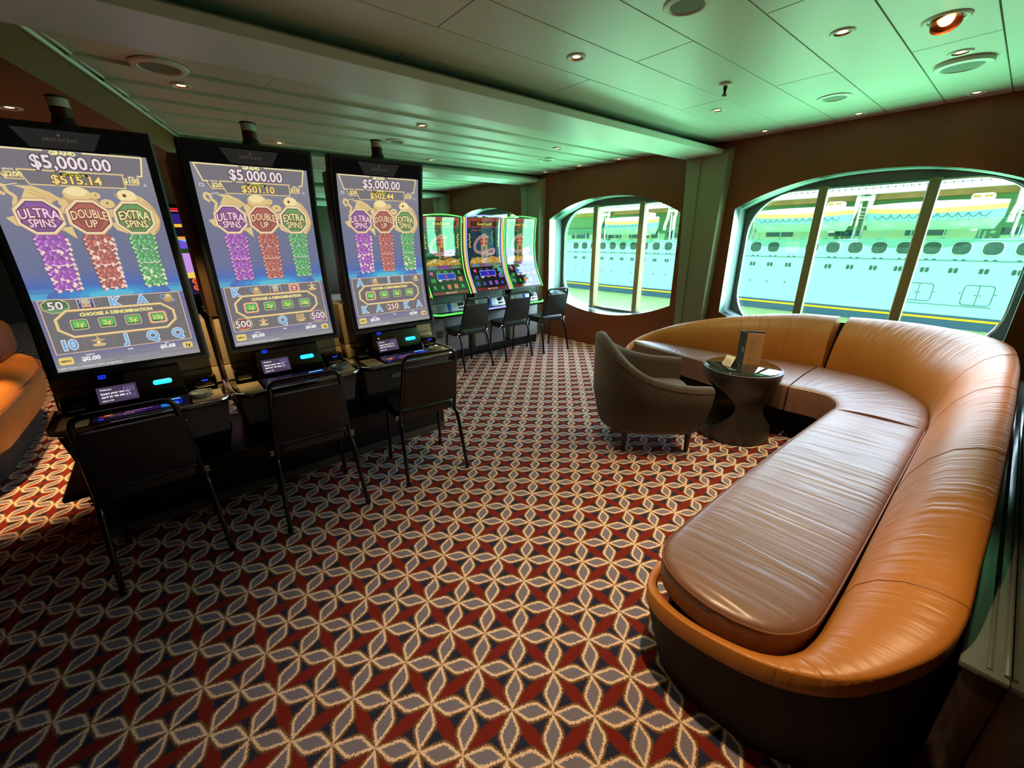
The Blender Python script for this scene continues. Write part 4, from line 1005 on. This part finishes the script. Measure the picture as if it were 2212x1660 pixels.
# ashtrays on the machine decks
def ashtray():
    t=thing('glass_ashtray','','ashtray')
    b=NB(); lathe(b,[(0,0),(.040,0),(.050,.008),(.056,.024),(.054,.027),(.047,.024),(.040,.010),(0,.008)],10); obj('bowl',b,M['crystal'],t,smooth=None)
    for k in range(4):
        a=k*PI/2+.5; b=NB(); box(b,-.006,.006,-.008,.008,.020,.030,.002,M=Matrix.Translation((.048*math.cos(a),.048*math.sin(a),0))@Matrix.Rotation(a,4,'Z')); obj('notch',b,M['crystal'],t)
    return t
a0=ashtray()
for i,(x,y,l) in enumerate(((.03,2.72,'pressed glass ashtray on the right of the leftmost tall machine deck'),(.775,2.715,'pressed glass ashtray on the right of the middle tall machine deck'),(1.49,2.70,'pressed glass ashtray on the right of the rightmost tall machine deck'))):
    place(a0,(x,y,.7455),i*.4,l,'ashtrays on the machine decks',first=(i==0))

# -------------------------------------------------------- curved machines
def cur_y(z):  # local y of the screen glass
    k=[(.84,-.17),(.92,-.125),(1.05,-.05),(1.2,.005),(1.4,.03),(1.6,.02),(1.82,-.005)]
    for (a,ya),(b_,yb) in zip(k,k[1:]):
        if z<=b_: t=(z-a)/(b_-a); t=max(0,t); return ya+(yb-ya)*t
    return k[-1][1]
def smooth_cur(z): return (cur_y(z-.05)+2*cur_y(z)+cur_y(z+.05))/4
def curved_art(tint,blue):
    A=Art(520,900); g=(30,74,44) if not blue else (26,52,70)
    A.rect(0,0,520,900,(14,20,14)); A.rect(0,0,520,560,g); A.rect(0,0,520,110,(150,60,56)); A.rect(40,40,480,100,(60,34,30)); A.line([(0,118),(520,118)],5,(150,60,56))
    A.otext('Good Luck!',260,70,36,(232,206,60),(90,60,20),ob=.05)
    A.text('MINI  MINOR  MAJOR',130,150,12,(190,110,90)); 
    A.circ(270,330,150,tuple(int(q*1.4) for q in g)); 
    for i in range(6): A.circ(22+(i%2)*10,200+i*30,12,(226,196,80)); A.circ(498-(i%2)*10,200+i*30,12,(226,196,80))
    A.poly([(170,240),(255,190),(345,240)],(214,180,70)); A.rect(195,240,320,330,(160,50,44)); A.rect(250,240,262,330,(220,190,120)); A.line([(195,285),(320,285)],5,(220,190,120))
    A.rect(205,330,310,480,(180,140,60)); A.rect(230,350,285,480,(110,70,40))
    A.line(catmull([(300,215),(180,240),(110,320),(120,400),(220,430),(340,400),(420,390),(400,440),(300,450)],5),34,(196,160,156)); A.line(catmull([(300,215),(180,240),(110,320),(120,400),(220,430),(340,400),(420,390)],5),10,(140,70,66))
    A.line(catmull([(400,150),(380,210),(400,280),(380,330)],4),22,(90,150,60))
    rng=random.Random(3)
    A.poly([(0,560),(40,500),(130,478),(260,498),(380,470),(480,500),(520,560)],(180,140,60))
    for _ in range(46): A.circ(rng.uniform(20,500),rng.uniform(490,556),11,rng.choice([(230,196,96),(206,160,66),(244,216,130)]),6)
    A.rect(0,560,520,606,(120,96,56)); A.rect(40,568,150,600,(90,140,170),6); A.rect(190,562,330,604,(130,80,150),10); A.rect(370,568,480,600,(90,140,110),6)
    A.rect(0,606,520,900,(18,22,20))
    lc=(86,200,96) if not blue else (86,110,230)
    rows=[['#','Q','Q','J','K'],['10','o','%','%','@'],['K','A','@','@','A']]
    for j,r_ in enumerate(rows):
        for i,k in enumerate(r_):
            x=60+i*100;y=650+j*82
            if k=='#': A.circ(x,y,26,(210,80,150),20); A.line([(x+10,y+12),(x+24,y+34)],5,(210,80,150))
            elif k=='@': A.rect(x-28,y-28,x+28,y+28,(180,96,50) if not blue else (110,70,170),8); A.circ(x,y,18,(226,150,90) if not blue else (160,110,220)); A.circ(x,y,8,(110,40,20))
            elif k=='%': A.circ(x,y,24,(180,70,110),14); A.line([(x,y),(x+20,y+26)],5,(150,60,100))
            elif k=='o': A.circ(x,y,24,(206,206,196),18)
            else: A.text(k,x,y,44,lc,bold=.03); 
    A.rect(130,655,390,728,(232,226,240)); A.rect(134,659,386,724,(30,44,190)); A.text('8',260,691,42,(196,50,70),bold=.03)
    A.rect(0,866,520,900,(110,40,36)); A.text('CREDIT  WIN  BET',260,883,14,(230,210,190))
    return A
def curved_machine(cx,led,blue,label):
    t=thing('slot_machine',label,'slot machine',(cx,4.62,.13),0,'curved slot machines with lit edges'); 
    def P(z): return z-.13
    b=NB(); box(b,-.27,.27,-.06,.46,P(.13),P(.62),.008); obj('cabinet',b,M['lightgrey'],t)
    b=NB(); box(b,-.255,-.10,-.066,-.055,P(.17),P(.58),.003); box(b,-.09,.255,-.066,-.055,P(.17),P(.58),.003); dr=obj('cabinet_door',b,M['lightgrey'],t)
    b=NB(); box(b,-.07,.04,-.085,-.06,P(.42),P(.47),.008); obj('handle',b,M['silver'],dr)
    b=NB(); box(b,-.22,-.13,-.071,-.064,P(.34),P(.43),.001); obj('vent',b,M['grey_metal'],dr)
    b=NB(); prism(b,[(-.30,.20),(-.30,-.14),(-.24,-.215),(.24,-.215),(.30,-.14),(.30,.20)],lambda u,v,w:(u,v,P(.615)+w),.05,.012,seg=3); dk=obj('deck',b,M['black_gloss'],t)
    b=NB(); tube(b,rpath([(-.29,-.15,P(.66)),(-.235,-.218,P(.655)),(.235,-.218,P(.655)),(.29,-.15,P(.66))],.04,4),.011,8); obj('edge_light',b,led,dk)
    for s in (-.12,.1): b=NB(); lathe(b,[(0,-.006),(.008,-.004),(.008,.0)],10,c=(s,-.21,P(.622)),axis=(0,-1,0)); obj('button',b,M['clear_lens'],dk)
    # silver console with slots
    b=NB(); hexa(b,[(-.25,-.10,P(.665)),(.25,-.10,P(.665)),(.25,.10,P(.665)),(-.25,.10,P(.665)),(-.25,-.05,P(.77)),(.25,-.05,P(.77)),(.25,.10,P(.77)),(-.25,.10,P(.77))],.006); cs=obj('console',b,M['silver'],t)
    def cfa(x,y,z): return (x,-.10+.05*y/.105-.001-z,P(.665)+y)
    def plate(nm,x0,x1,y0,y1,m,d=.006,par=None):
        b=NB(); prism(b,rrect(x0,y0,x1,y1,.005,2),lambda u,v,w:cfa(u,v,w-.0),d,.001); obj(nm,b,m,par or cs)
    plate('note_tray',-.19,-.04,.02,.09,M['white_frame']); plate('card_reader',-.03,.02,.008,.10,mat_cached('blue_plastic',(20,80,200),.3)); plate('card_slot',.06,.07,.045,.055,M['black']); plate('bill_acceptor',.13,.22,.055,.095,M['black_gloss']); plate('ticket_slot',.13,.22,.02,.04,M['black_gloss'])
    b=NB(); prism(b,[(-.25,.0),(.25,.0),(.25,.07),(.20,.12),(-.20,.12),(-.25,.07)],lambda u,v,w:(u,-.055-v*.2+w,P(.775)+v),.02,.006); pn=obj('speaker_panel',b,mat_cached('panel_grey_green',(120,130,124),.35),t)
    b=NB(); tube(b,rpath([(-.25,-.064,P(.776)),(-.25,-.076,P(.845)),(-.20,-.086,P(.895)),(.20,-.086,P(.895)),(.25,-.076,P(.845)),(.25,-.064,P(.776))],.03,3),.006,6); obj('panel_rim',b,M['silver'],pn)
    b=NB(); box(b,-.02,.02,-.082,-.07,P(.845),P(.862),.004); obj('badge',b,M['white_frame'],pn)
    # curved display
    n=24; Z0,Z1=.87,1.80; zs=[Z0+(Z1-Z0)*i/n for i in range(n+1)]
    b=NB(); V=[]
    for x in (-.285,-.27,.27,.285):
        bow=0
        V.append([b.verts.new((x,smooth_cur(z),P(z)+(.02*(1-(x/.285)**2) if z==Z1 else 0))) for z in zs]+[b.verts.new((x,smooth_cur(z)+.075,P(z)+(.02*(1-(x/.285)**2) if z==Z1 else 0))) for z in zs[::-1]])
    m_=len(V[0])
    for a,c in zip(V,V[1:]):
        for i in range(m_): b.faces.new((a[i],a[(i+1)%m_],c[(i+1)%m_],c[i]))
    for i in range(n): 
        b.faces.new((V[0][i],V[0][i+1],V[0][m_-2-i],V[0][m_-1-i])); b.faces.new((V[-1][i],V[-1][i+1],V[-1][m_-2-i],V[-1][m_-1-i]))
    bmesh.ops.recalc_face_normals(b,faces=b.faces); ds=obj('display',b,M['black'],t,smooth=40)
    curved_art(None,blue).build('screen',lambda x,y,z:(-.26+x/1000,smooth_cur(1.79-y/1000)-.002-z/20000,P(1.79-y/1000)),M['screen_far'],ds,24)
    edge=[(-.285,smooth_cur(z)-.004,P(z)) for z in zs]+[(-.285+.57*i/12,smooth_cur(Z1)-.004,P(Z1)+.022*math.sin(PI*i/12)) for i in range(1,12)]+[(.285,smooth_cur(z)-.004,P(z)) for z in zs[::-1]]
    b=NB(); tube(b,edge,.0065,6); obj('edge_light',b,led,ds)
    for s in (-1,1):
        b=NB(); tube(b,[(s*.292,smooth_cur(z)+.03,P(z)) for z in zs],.018,8); sd=obj('side_strip',b,M['gold_led'] ,ds)
        b=NB()
        for i in range(52):
            z=Z0+(Z1-Z0)*(i+.5)/52; bmesh.ops.create_icosphere(b,subdivisions=1,radius=.0065,matrix=Matrix.Translation((s*.300,smooth_cur(z)+.012,P(z))))
        o_=obj('bulb_row',b,M['bulb'],sd); 
    b=NB(); box(b,-.22,.22,.06,.30,P(.7),P(1.74),.02); obj('rear_housing',b,M['black'],t)
    return t
_mc={}
def mat_cached(n,c,r):
    if n not in _mc: _mc[n]=mat(n,c,r)
    return _mc[n]
curved_machine(2.76,M['green_led'],False,'green-edged curved slot machine farthest from the window, next to the tall machines')
curved_machine(3.41,M['violet_led'],True,'curved slot machine with blue-violet edge light, between two green-edged ones')
curved_machine(4.04,M['green_led'],False,'green-edged curved slot machine beside the arched window')
st=thing('machine_stand','low black stand under the three curved slot machines','stand',(3.4,4.8,0))
b=NB(); box(b,-.97,.93,-.20,.32,0,.115,.004); obj('base',b,M['black'],st)
b=NB(); box(b,-.99,.95,-.22,.34,.115,.1285,.003); obj('top_board',b,M['black'],st)
# colourful machine glimpsed between the two leftmost tall screens
t=thing('slot_machine','small colourful slot machine glimpsed between the two leftmost tall screens','slot machine',(.47,5.35,0))
b=NB(); box(b,-.28,.28,.06,.6,0,1.9,.02); obj('cabinet',b,M['black'],t)
A=Art(500,950); A.rect(0,0,500,950,(16,10,20)); A.rect(0,0,500,16,(220,30,40)); A.rect(0,22,500,36,(236,90,96)); A.rect(0,60,500,160,(50,30,120)); A.circ(250,110,40,(96,80,210)); A.otext('88',330,110,60,(250,220,40),(120,90,20)); A.rect(0,166,500,200,(240,180,60)); A.text('$10,000',250,250,70,(250,240,230),bold=.03); A.rect(0,300,500,330,(240,150,50))
A.rect(0,330,500,440,(120,200,236)); A.poly([(0,330),(240,440),(0,440)],(110,80,200)); A.rect(0,430,500,480,(40,60,30)); A.text('BINGO LINK',250,455,30,(120,230,80)); A.rect(0,480,500,760,(190,140,220)); A.circ(250,600,110,(40,40,170)); A.circ(250,600,80,(80,190,236)); A.poly([(0,700),(500,620),(500,760),(0,760)],(236,200,90)); A.rect(0,760,500,950,(36,20,50))
for q in range(5): A.circ(60+q*95,795,34,(220,110,60)); A.circ(60+q*95,795,22,(190,60,40)); A.circ(60+q*95,870,34,(220,110,60)); A.circ(60+q*95,870,22,(190,60,40))
A.build('screen',lambda x,y,z:(-.25+x/1000,.055-z/20000,1.86-y/1150),M['screen'],t,4)
b=NB(); hexa(b,[(-.28,-.2,.80),(.28,-.2,.80),(.28,.06,.80),(-.28,.06,.80),(-.28,-.16,.86),(.28,-.16,.86),(.28,.06,.98),(-.28,.06,.98)],.01); obj('console',b,M['black_gloss'],t)
b=NB(); box(b,-.2,-.02,-.06,.0,.89,.92,.004); obj('button_panel',b,M['gold_led'],t)

# ---------------------------------------------------- the ship across the water
K=3.
def H(y,z,dx=0.): return (75.+dx, K*y, 1.55+K*(z-1.55))
def ext(mn,f_=None,**k): return mat(mn,**k)
M['hull']=mat('hull_glass_tint',(164,228,224),.5); M['hull_low']=mat('hull_navy',(60,104,128),.5); M['stripe']=mat('hull_yellow',(250,206,30),.5)  # white hull given the cyan cast of the tinted panes in its colour
M['deckrecess']=mat('promenade_green_shade',(150,206,146),.6); M['shipwhite']=mat('ship_white',(244,244,236),.5); M['ochre']=mat('ochre_band',(206,170,96),.6,var=(.8,.35))  # promenade colour holds the green of bounced light and shade
M['shipglass']=mat('ship_window_glass',(66,104,92),.25,var=(1.2,.4)); M['line']=mat('hull_line',(70,116,116),.6)
M['boat_low']=mat('lifeboat_lower_hull',(186,236,214),.4); M['boat_blue']=mat('lifeboat_blue_band',(150,214,222),.4); M['boat_orange']=mat('lifeboat_yellow_band',(255,214,120),.5); M['rope']=mat('grab_rope',(52,98,116),.7)
ship=thing('cruise_ship','large white cruise ship with yellow and navy stripe moored across the water','ship',(75,15,1.55+K*(-2.3-1.55)))
OFF=Vector((75,15,1.55+K*(-2.3-1.55)))
def sobj(n,b,m,p=ship,**k):
    if p is ship: bmesh.ops.transform(b,matrix=Matrix.Translation(-OFF),verts=b.verts)
    return obj(n,b,m,p,**k)
def sbox(b,y0,y1,z0,z1,d0,d1,bev=0,mi=0):
    p=H(y0,z0);q=H(y1,z1); return box(b,75+d0,75+d1,p[1],q[1],p[2],q[2],bev,mi)
Y0,Y1=-6,34
b=NB(); sbox(b,Y0,Y1,-1.77,1.26,0,9); sobj('hull',b,M['hull'],smooth=None)
b=NB(); sbox(b,Y0,Y1,-2.30,-1.77,0,9,0,0); sobj('boot_topping',b,M['hull_low'],smooth=None)
b=NB(); sbox(b,Y0,Y1,-1.955,-1.87,-.05,.05); sobj('yellow_stripe',b,M['stripe'],smooth=None)
b=NB(); sbox(b,Y0,Y1,.425,.437,-.10,.0); sobj('rubbing_strake',b,M['line'],smooth=None)
b=NB(); sbox(b,Y0,Y1,1.26,3.35,4.5,9); sobj('promenade_wall',b,M['deckrecess'],smooth=None)
b=NB(); sbox(b,Y0,Y1,1.21,1.27,-.15,.2); sbox(b,Y0,Y1,2.02,2.06,3.8,4.5); sobj('deck_edge',b,M['hull'],smooth=None)
b=NB(); sbox(b,Y0,Y1,2.93,3.16,1.6,5); sobj('ochre_band',b,M['ochre'],smooth=None)
b=NB(); sbox(b,Y0,Y1,3.16,3.36,.4,9); sbox(b,Y0,Y1,3.36,4.6,2,9); sobj('upper_decks',b,M['shipwhite'],smooth=None)
b=NB(); sbox(b,Y0,Y1,3.50,3.53,.3,.4); sbox(b,Y0,Y1,3.40,3.415,.3,.4)
for k in range(0,160): sbox(b,Y0+k*.25,Y0+k*.25+.02,3.36,3.53,.3,.4)
o=sobj('deck_railing',b,M['line'],smooth=None)
def rprism(b,yc,zc,w,h,r,d0,d1,n=5,bev=0):
    pts=[(K*(yc+u),1.55+K*(zc+v-1.55)) for u,v in rrect(-w/2,-h/2,w/2,h/2,r,n)]
    prism(b,pts,lambda u,v,q:(75+d0+q,u,v),d1-d0,bev); return b
ks=[k for k in range(0,27) if k!=9]
for k in ks:
    y=-.05+.855*k
    b=NB(); rprism(b,y,.90,.62,.56,.22,-.06,.02); w_=sobj('saloon_window',b,M['hull'])
    w_.data.materials[0]=M['shipwhite_rim']=M.get('shipwhite_rim') or mat('window_rim',(196,240,228),.5)
    b=NB(); rprism(b,y,.90,.52,.47,.18,-.10,.0); bmesh.ops.transform(b,matrix=Matrix.Translation(-OFF),verts=b.verts); obj('window_glass',b,M['shipglass'],w_)
b=NB(); rprism(b,7.65,.90,.62,.56,.12,-.03,.02); sobj('blank_door',b,M['shipwhite_rim'])
for k in range(0,27):
    y=-.02+.855*k
    for s in (-1,1):
        b=NB(); rprism(b,y+s*.075,.035,.11,.20,.05,-.06,.02); sobj('cabin_window',b,M['shipglass'])
for k in range(9,27):
    y=-.02+.855*k
    b=NB(); tube(b,[H(y,-.84,-.05),H(y,-.84,.05)],.11,12); sobj('porthole',b,M['line'])
b=NB()
for k in range(0,27):
    y=-.05+.855*k
    for s in (-.16,.08): rprism(b,y+s,.462,.11,.035,.015,-.08,.02,3)
o=sobj('scupper_row',b,M['shipglass'])
for (y0,y1,z0,z1) in ((2.1,2.98,-1.24,-.52),(.36,1.2,-1.29,-.51)):
    b=NB(); tube(b,[(74.96,K*a,1.55+K*(c-1.55)) for a,c in rrect(y0,z0,y1,z1,.12,5)],.03,6,closed=True); cyl(b,H((y0+y1)/2,z0,-.04),H((y0+y1)/2,z1,-.04),.025,6); sbox(b,(y0+y1)/2-.10,(y0+y1)/2-.03,-.9,-.885,-.08,0); sbox(b,(y0+y1)/2+.03,(y0+y1)/2+.10,-.9,-.885,-.08,0); sobj('shell_door',b,M['line'])
    for yy in (y0-.06,y1+.08): b=NB(); tube(b,[H(yy,-.84,-.05),H(yy,-.84,.05)],.07,10); sobj('porthole',b,M['line'])
b=NB(); sbox(b,.3,3.2,-1.36,-1.345,-.05,0); sobj('fender_bar',b,M['line'])
b=NB()
for k in range(40):
    y=Y0+k*1.0+.3; sbox(b,y,y+.035,1.26,1.75,.1,.25); sbox(b,y-.12,y+.15,1.24,1.29,.05,.3)
sobj('deck_posts',b,M['hull'],smooth=None)
b=NB()
for k in range(12):
    y=-.5+k*2.9; sbox(b,y,y+1.3,1.42,1.66,4.4,4.5)
for y in (15.0,16.2,17.2,18.,19.2,21.,22.2): sbox(b,y,y+.5,1.42,1.75,4.38,4.5)
sobj('promenade_windows',b,M['shipglass'],smooth=None)
b=text_bm('IK',1.6,.03,'CENTER',1.,.05)
for v in b.verts: v.co=Vector((79.3-v.co.z,20.85*K-v.co.x,1.55+K*(2.22-1.55)+v.co.y))
bmesh.ops.transform(b,matrix=Matrix.Translation(-OFF),verts=b.verts); obj('deck_lettering',b,M['rope'],ship,smooth=None)
def davit(y):
    b=NB()
    for s in (-.26,.26):
        tube(b,[H(y+s,3.2,1.),H(y+s*.9,2.5,.4),H(y+s*1.0,2.35,.2),H(y+s*1.15,2.1,.0)],.28,8)
        tube(b,[H(y+s*.55,3.2,1.2),H(y+s*.5,1.3,1.2)],.16,8)
        tube(b,[H(y+s*1.15,2.1,.0),H(y+s*1.15,1.85,.0)],.30,8)
    for z in (2.15,2.28,2.42,2.6): sbox(b,y-.15,y+.15,z,z+.03,1.0,1.3)
    sbox(b,y-.17,y+.17,2.9,3.1,.8,1.4)
    sobj('davit',b,M['shipwhite'])
for y in (5.22,9.9,.35,14.6,19.7): davit(y)
def lifeboat(yc,label,L=2.05):
    t=thing('lifeboat',label,'lifeboat',H(yc,1.62,-1.2),0,'lifeboats hanging on the white ship')
    xs=[-1,-.96,-.85,-.6,-.3,0,.3,.6,.85,.96,1]
    def ring(s,zs): # half widths along the length
        w=1.75*math.sqrt(max(0,1-abs(s)**3.2))+.02
        R=[]
        for wf,z in zs: R.append((wf*w, s*L*K, z*K))
        return R
    def hullpart(nm,zs,m,sheer=.10,cut=.18):
        b=NB(); rings=[]
        for s in xs:
            k=sheer*abs(s)**2.2
            prof=[(wf,z+k*(z>.3)) for wf,z in zs]
            r_=ring(s,prof); r_=[(-x,y*(1-cut*max(0,.45-z_/K)),z_) for x,y,z_ in r_]+[(x,y*(1-cut*max(0,.45-z_/K)),z_) for x,y,z_ in r_[::-1]]
            rings.append(r_)
        V=loft(b,rings,closed=True); cap(b,V[0]);cap(b,V[-1][::-1]); bmesh.ops.recalc_face_normals(b,faces=b.faces)
        return obj(nm,b,m,t,smooth=40)
    hullpart('lower_hull',[(.15,0),(.62,.10),(.88,.36)],M['boat_low'])
    hullpart('blue_band',[(.90,.34),(1.0,.62)],M['boat_blue'])
    hullpart('yellow_band',[(1.01,.62),(.97,.80)],M['boat_orange'],.10)
    hullpart('canopy',[(.96,.78),(.86,.98),(.55,1.08)],M['shipwhite'],-.06)
    b=NB(); box(b,-1.0,1.0,-L*K*.80,-L*K*.50,1.02*K,1.27*K,.25); wh=obj('wheelhouse',b,M['shipwhite'],t)
    b=NB(); box(b,-1.03,-.9,-L*K*.77,-L*K*.67,1.12*K,1.22*K,.03); box(b,-1.03,-.9,-L*K*.63,-L*K*.53,1.12*K,1.22*K,.03); obj('wheelhouse_windows',b,M['ochre'],wh)
    b=NB()
    for k in range(12):
        y0=-L*K*.82+k*L*K*1.64/12; d=L*K*1.64/12
        s=(y0+d/2)/(L*K); w=1.75*math.sqrt(max(0,1-abs(s)**3.2))+.12
        tube(b,[(-w,y0+d*i/6,.60*K-.45*math.sin(PI*i/6)) for i in range(7)],.035,5)
    obj('grab_rope',b,M['rope'],t)
    b=NB(); box(b,-.5,.5,-L*K*.72,-L*K*.62,-.06*K,.06*K,.1); obj('propeller_guard',b,M['shipwhite'],t)
lifeboat(2.85,'nearest lifeboat of the white ship, behind the right half of the large window')
lifeboat(7.42,'lifeboat behind the left third of the large window')
lifeboat(17.15,'lifeboat seen through the smaller arched window beside the column')
# water between the ships
M['water']=mat('harbour_water',(172,216,138),.25,bump=((.5,1.6,1),1.,.6),var=(.25,.18))
b=NB(); box(b,30,75.,-40,150,-11.2,1.55+K*(-2.3-1.55)); o=obj('harbour_water',b,M['water'],smooth=None); o['kind']='stuff'

# ---------------------------------------------------------------- lighting
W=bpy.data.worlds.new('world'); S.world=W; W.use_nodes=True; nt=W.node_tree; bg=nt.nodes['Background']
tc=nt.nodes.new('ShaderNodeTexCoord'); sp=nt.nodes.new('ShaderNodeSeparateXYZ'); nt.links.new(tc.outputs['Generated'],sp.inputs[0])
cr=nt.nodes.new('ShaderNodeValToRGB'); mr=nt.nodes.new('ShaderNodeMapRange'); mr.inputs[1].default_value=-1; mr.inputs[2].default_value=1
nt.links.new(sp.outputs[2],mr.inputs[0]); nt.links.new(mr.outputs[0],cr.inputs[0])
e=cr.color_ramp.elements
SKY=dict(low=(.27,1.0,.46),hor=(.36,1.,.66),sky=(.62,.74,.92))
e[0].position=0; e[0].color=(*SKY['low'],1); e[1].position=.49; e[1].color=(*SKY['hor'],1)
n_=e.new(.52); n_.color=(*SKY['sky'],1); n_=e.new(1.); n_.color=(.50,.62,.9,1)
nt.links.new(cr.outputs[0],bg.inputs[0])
dr=nt.nodes.new('ShaderNodeMapRange'); dr.inputs[1].default_value=-.1; dr.inputs[2].default_value=.6; dr.inputs[3].default_value=1.2; dr.inputs[4].default_value=13.8  # sky made brighter beyond the windows to light the room, dimmer behind it
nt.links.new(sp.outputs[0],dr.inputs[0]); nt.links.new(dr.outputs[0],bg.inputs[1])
sun=bpy.data.lights.new('sun','SUN'); sun.energy=4.0; sun.angle=.02; sun.color=(1,.97,.92); so=bpy.data.objects.new('sun',sun); COL.objects.link(so)
so.rotation_euler=Vector((-.62,-.38,.68)).to_track_quat('Z','Y').to_euler()
for i,c in enumerate(bays[:4]):     # portals guide the sampling of the sky through each window
    L=bpy.data.lights.new('portal_%d'%i,'AREA'); L.shape='RECTANGLE'; L.size=1.5; L.size_y=2.2; L.cycles.is_portal=True
    o=bpy.data.objects.new('portal_%d'%i,L); COL.objects.link(o); o.location=(5.2,c,1.24); o.rotation_euler=(0,math.radians(90),0)
def spot(x,y,z,e_,ang=70,blend=.6,col=(1.,.74,.40),to=None,r=.03):
    L=bpy.data.lights.new('downlight_and_fill_lamp','SPOT'); L.energy=e_; L.spot_size=math.radians(ang); L.spot_blend=blend; L.color=col; L.shadow_soft_size=r
    o=bpy.data.objects.new('downlight_and_fill_lamp',L); COL.objects.link(o); o.location=(x,y,z)
    d=Vector(to)-Vector((x,y,z)) if to else Vector((0,0,-1)); o.rotation_euler=(-d).to_track_quat('Z','Y').to_euler()
for (x,y,p) in ((.361,3.523,18),(1.968,3.496,30),(1.965,1.793,95),(2.754,.819,140),(3.575,1.789,90),(4.55,.488,8),(3.551,.487,150),(2.971,.488,150),(1.05,.56,340),(.4,.5,10),(3.57,3.479,80),(4.5,3.478,90),(4.5,4.102,50),(1.181,4.893,40),(4.5,1.831,10),(2.8,4.8,50),(-.6,-1.2,12)):
    spot(x,y,2.42,p*.46,80,.85)
A_=(1.,.56,.22); spot(-1.0,4.1,2.2,400,46,col=A_); spot(-.6,5.6,2.2,90,60,col=A_); spot(-1.2,6.6,2.2,90,70,col=A_); spot(-2.2,4.6,2.2,50,90,col=A_)
spot(.17,2.05,2.42,110,26,to=(.17,2.98,.92)); spot(.90,2.0,2.40,46,22,to=(.90,3.0,.95)); spot(1.3,1.2,2.42,20,20,to=(1.5,2.9,.85))  # narrow spots without fixtures, added to brighten the machine fronts
# small gold courtesy light under the sofa joint

S.view_settings.view_transform='Standard'; S.view_settings.look='None'; S.view_settings.gamma=1; S.view_settings.exposure=0; S.view_settings.use_curve_mapping=False
S.cycles.use_denoising=True; S.cycles.max_bounces=8; S.cycles.diffuse_bounces=4; S.cycles.glossy_bounces=4; S.cycles.transmission_bounces=6; S.cycles.transparent_max_bounces=8
S.cycles.sample_clamp_indirect=6; S.cycles.caustics_reflective=False; S.cycles.caustics_refractive=False
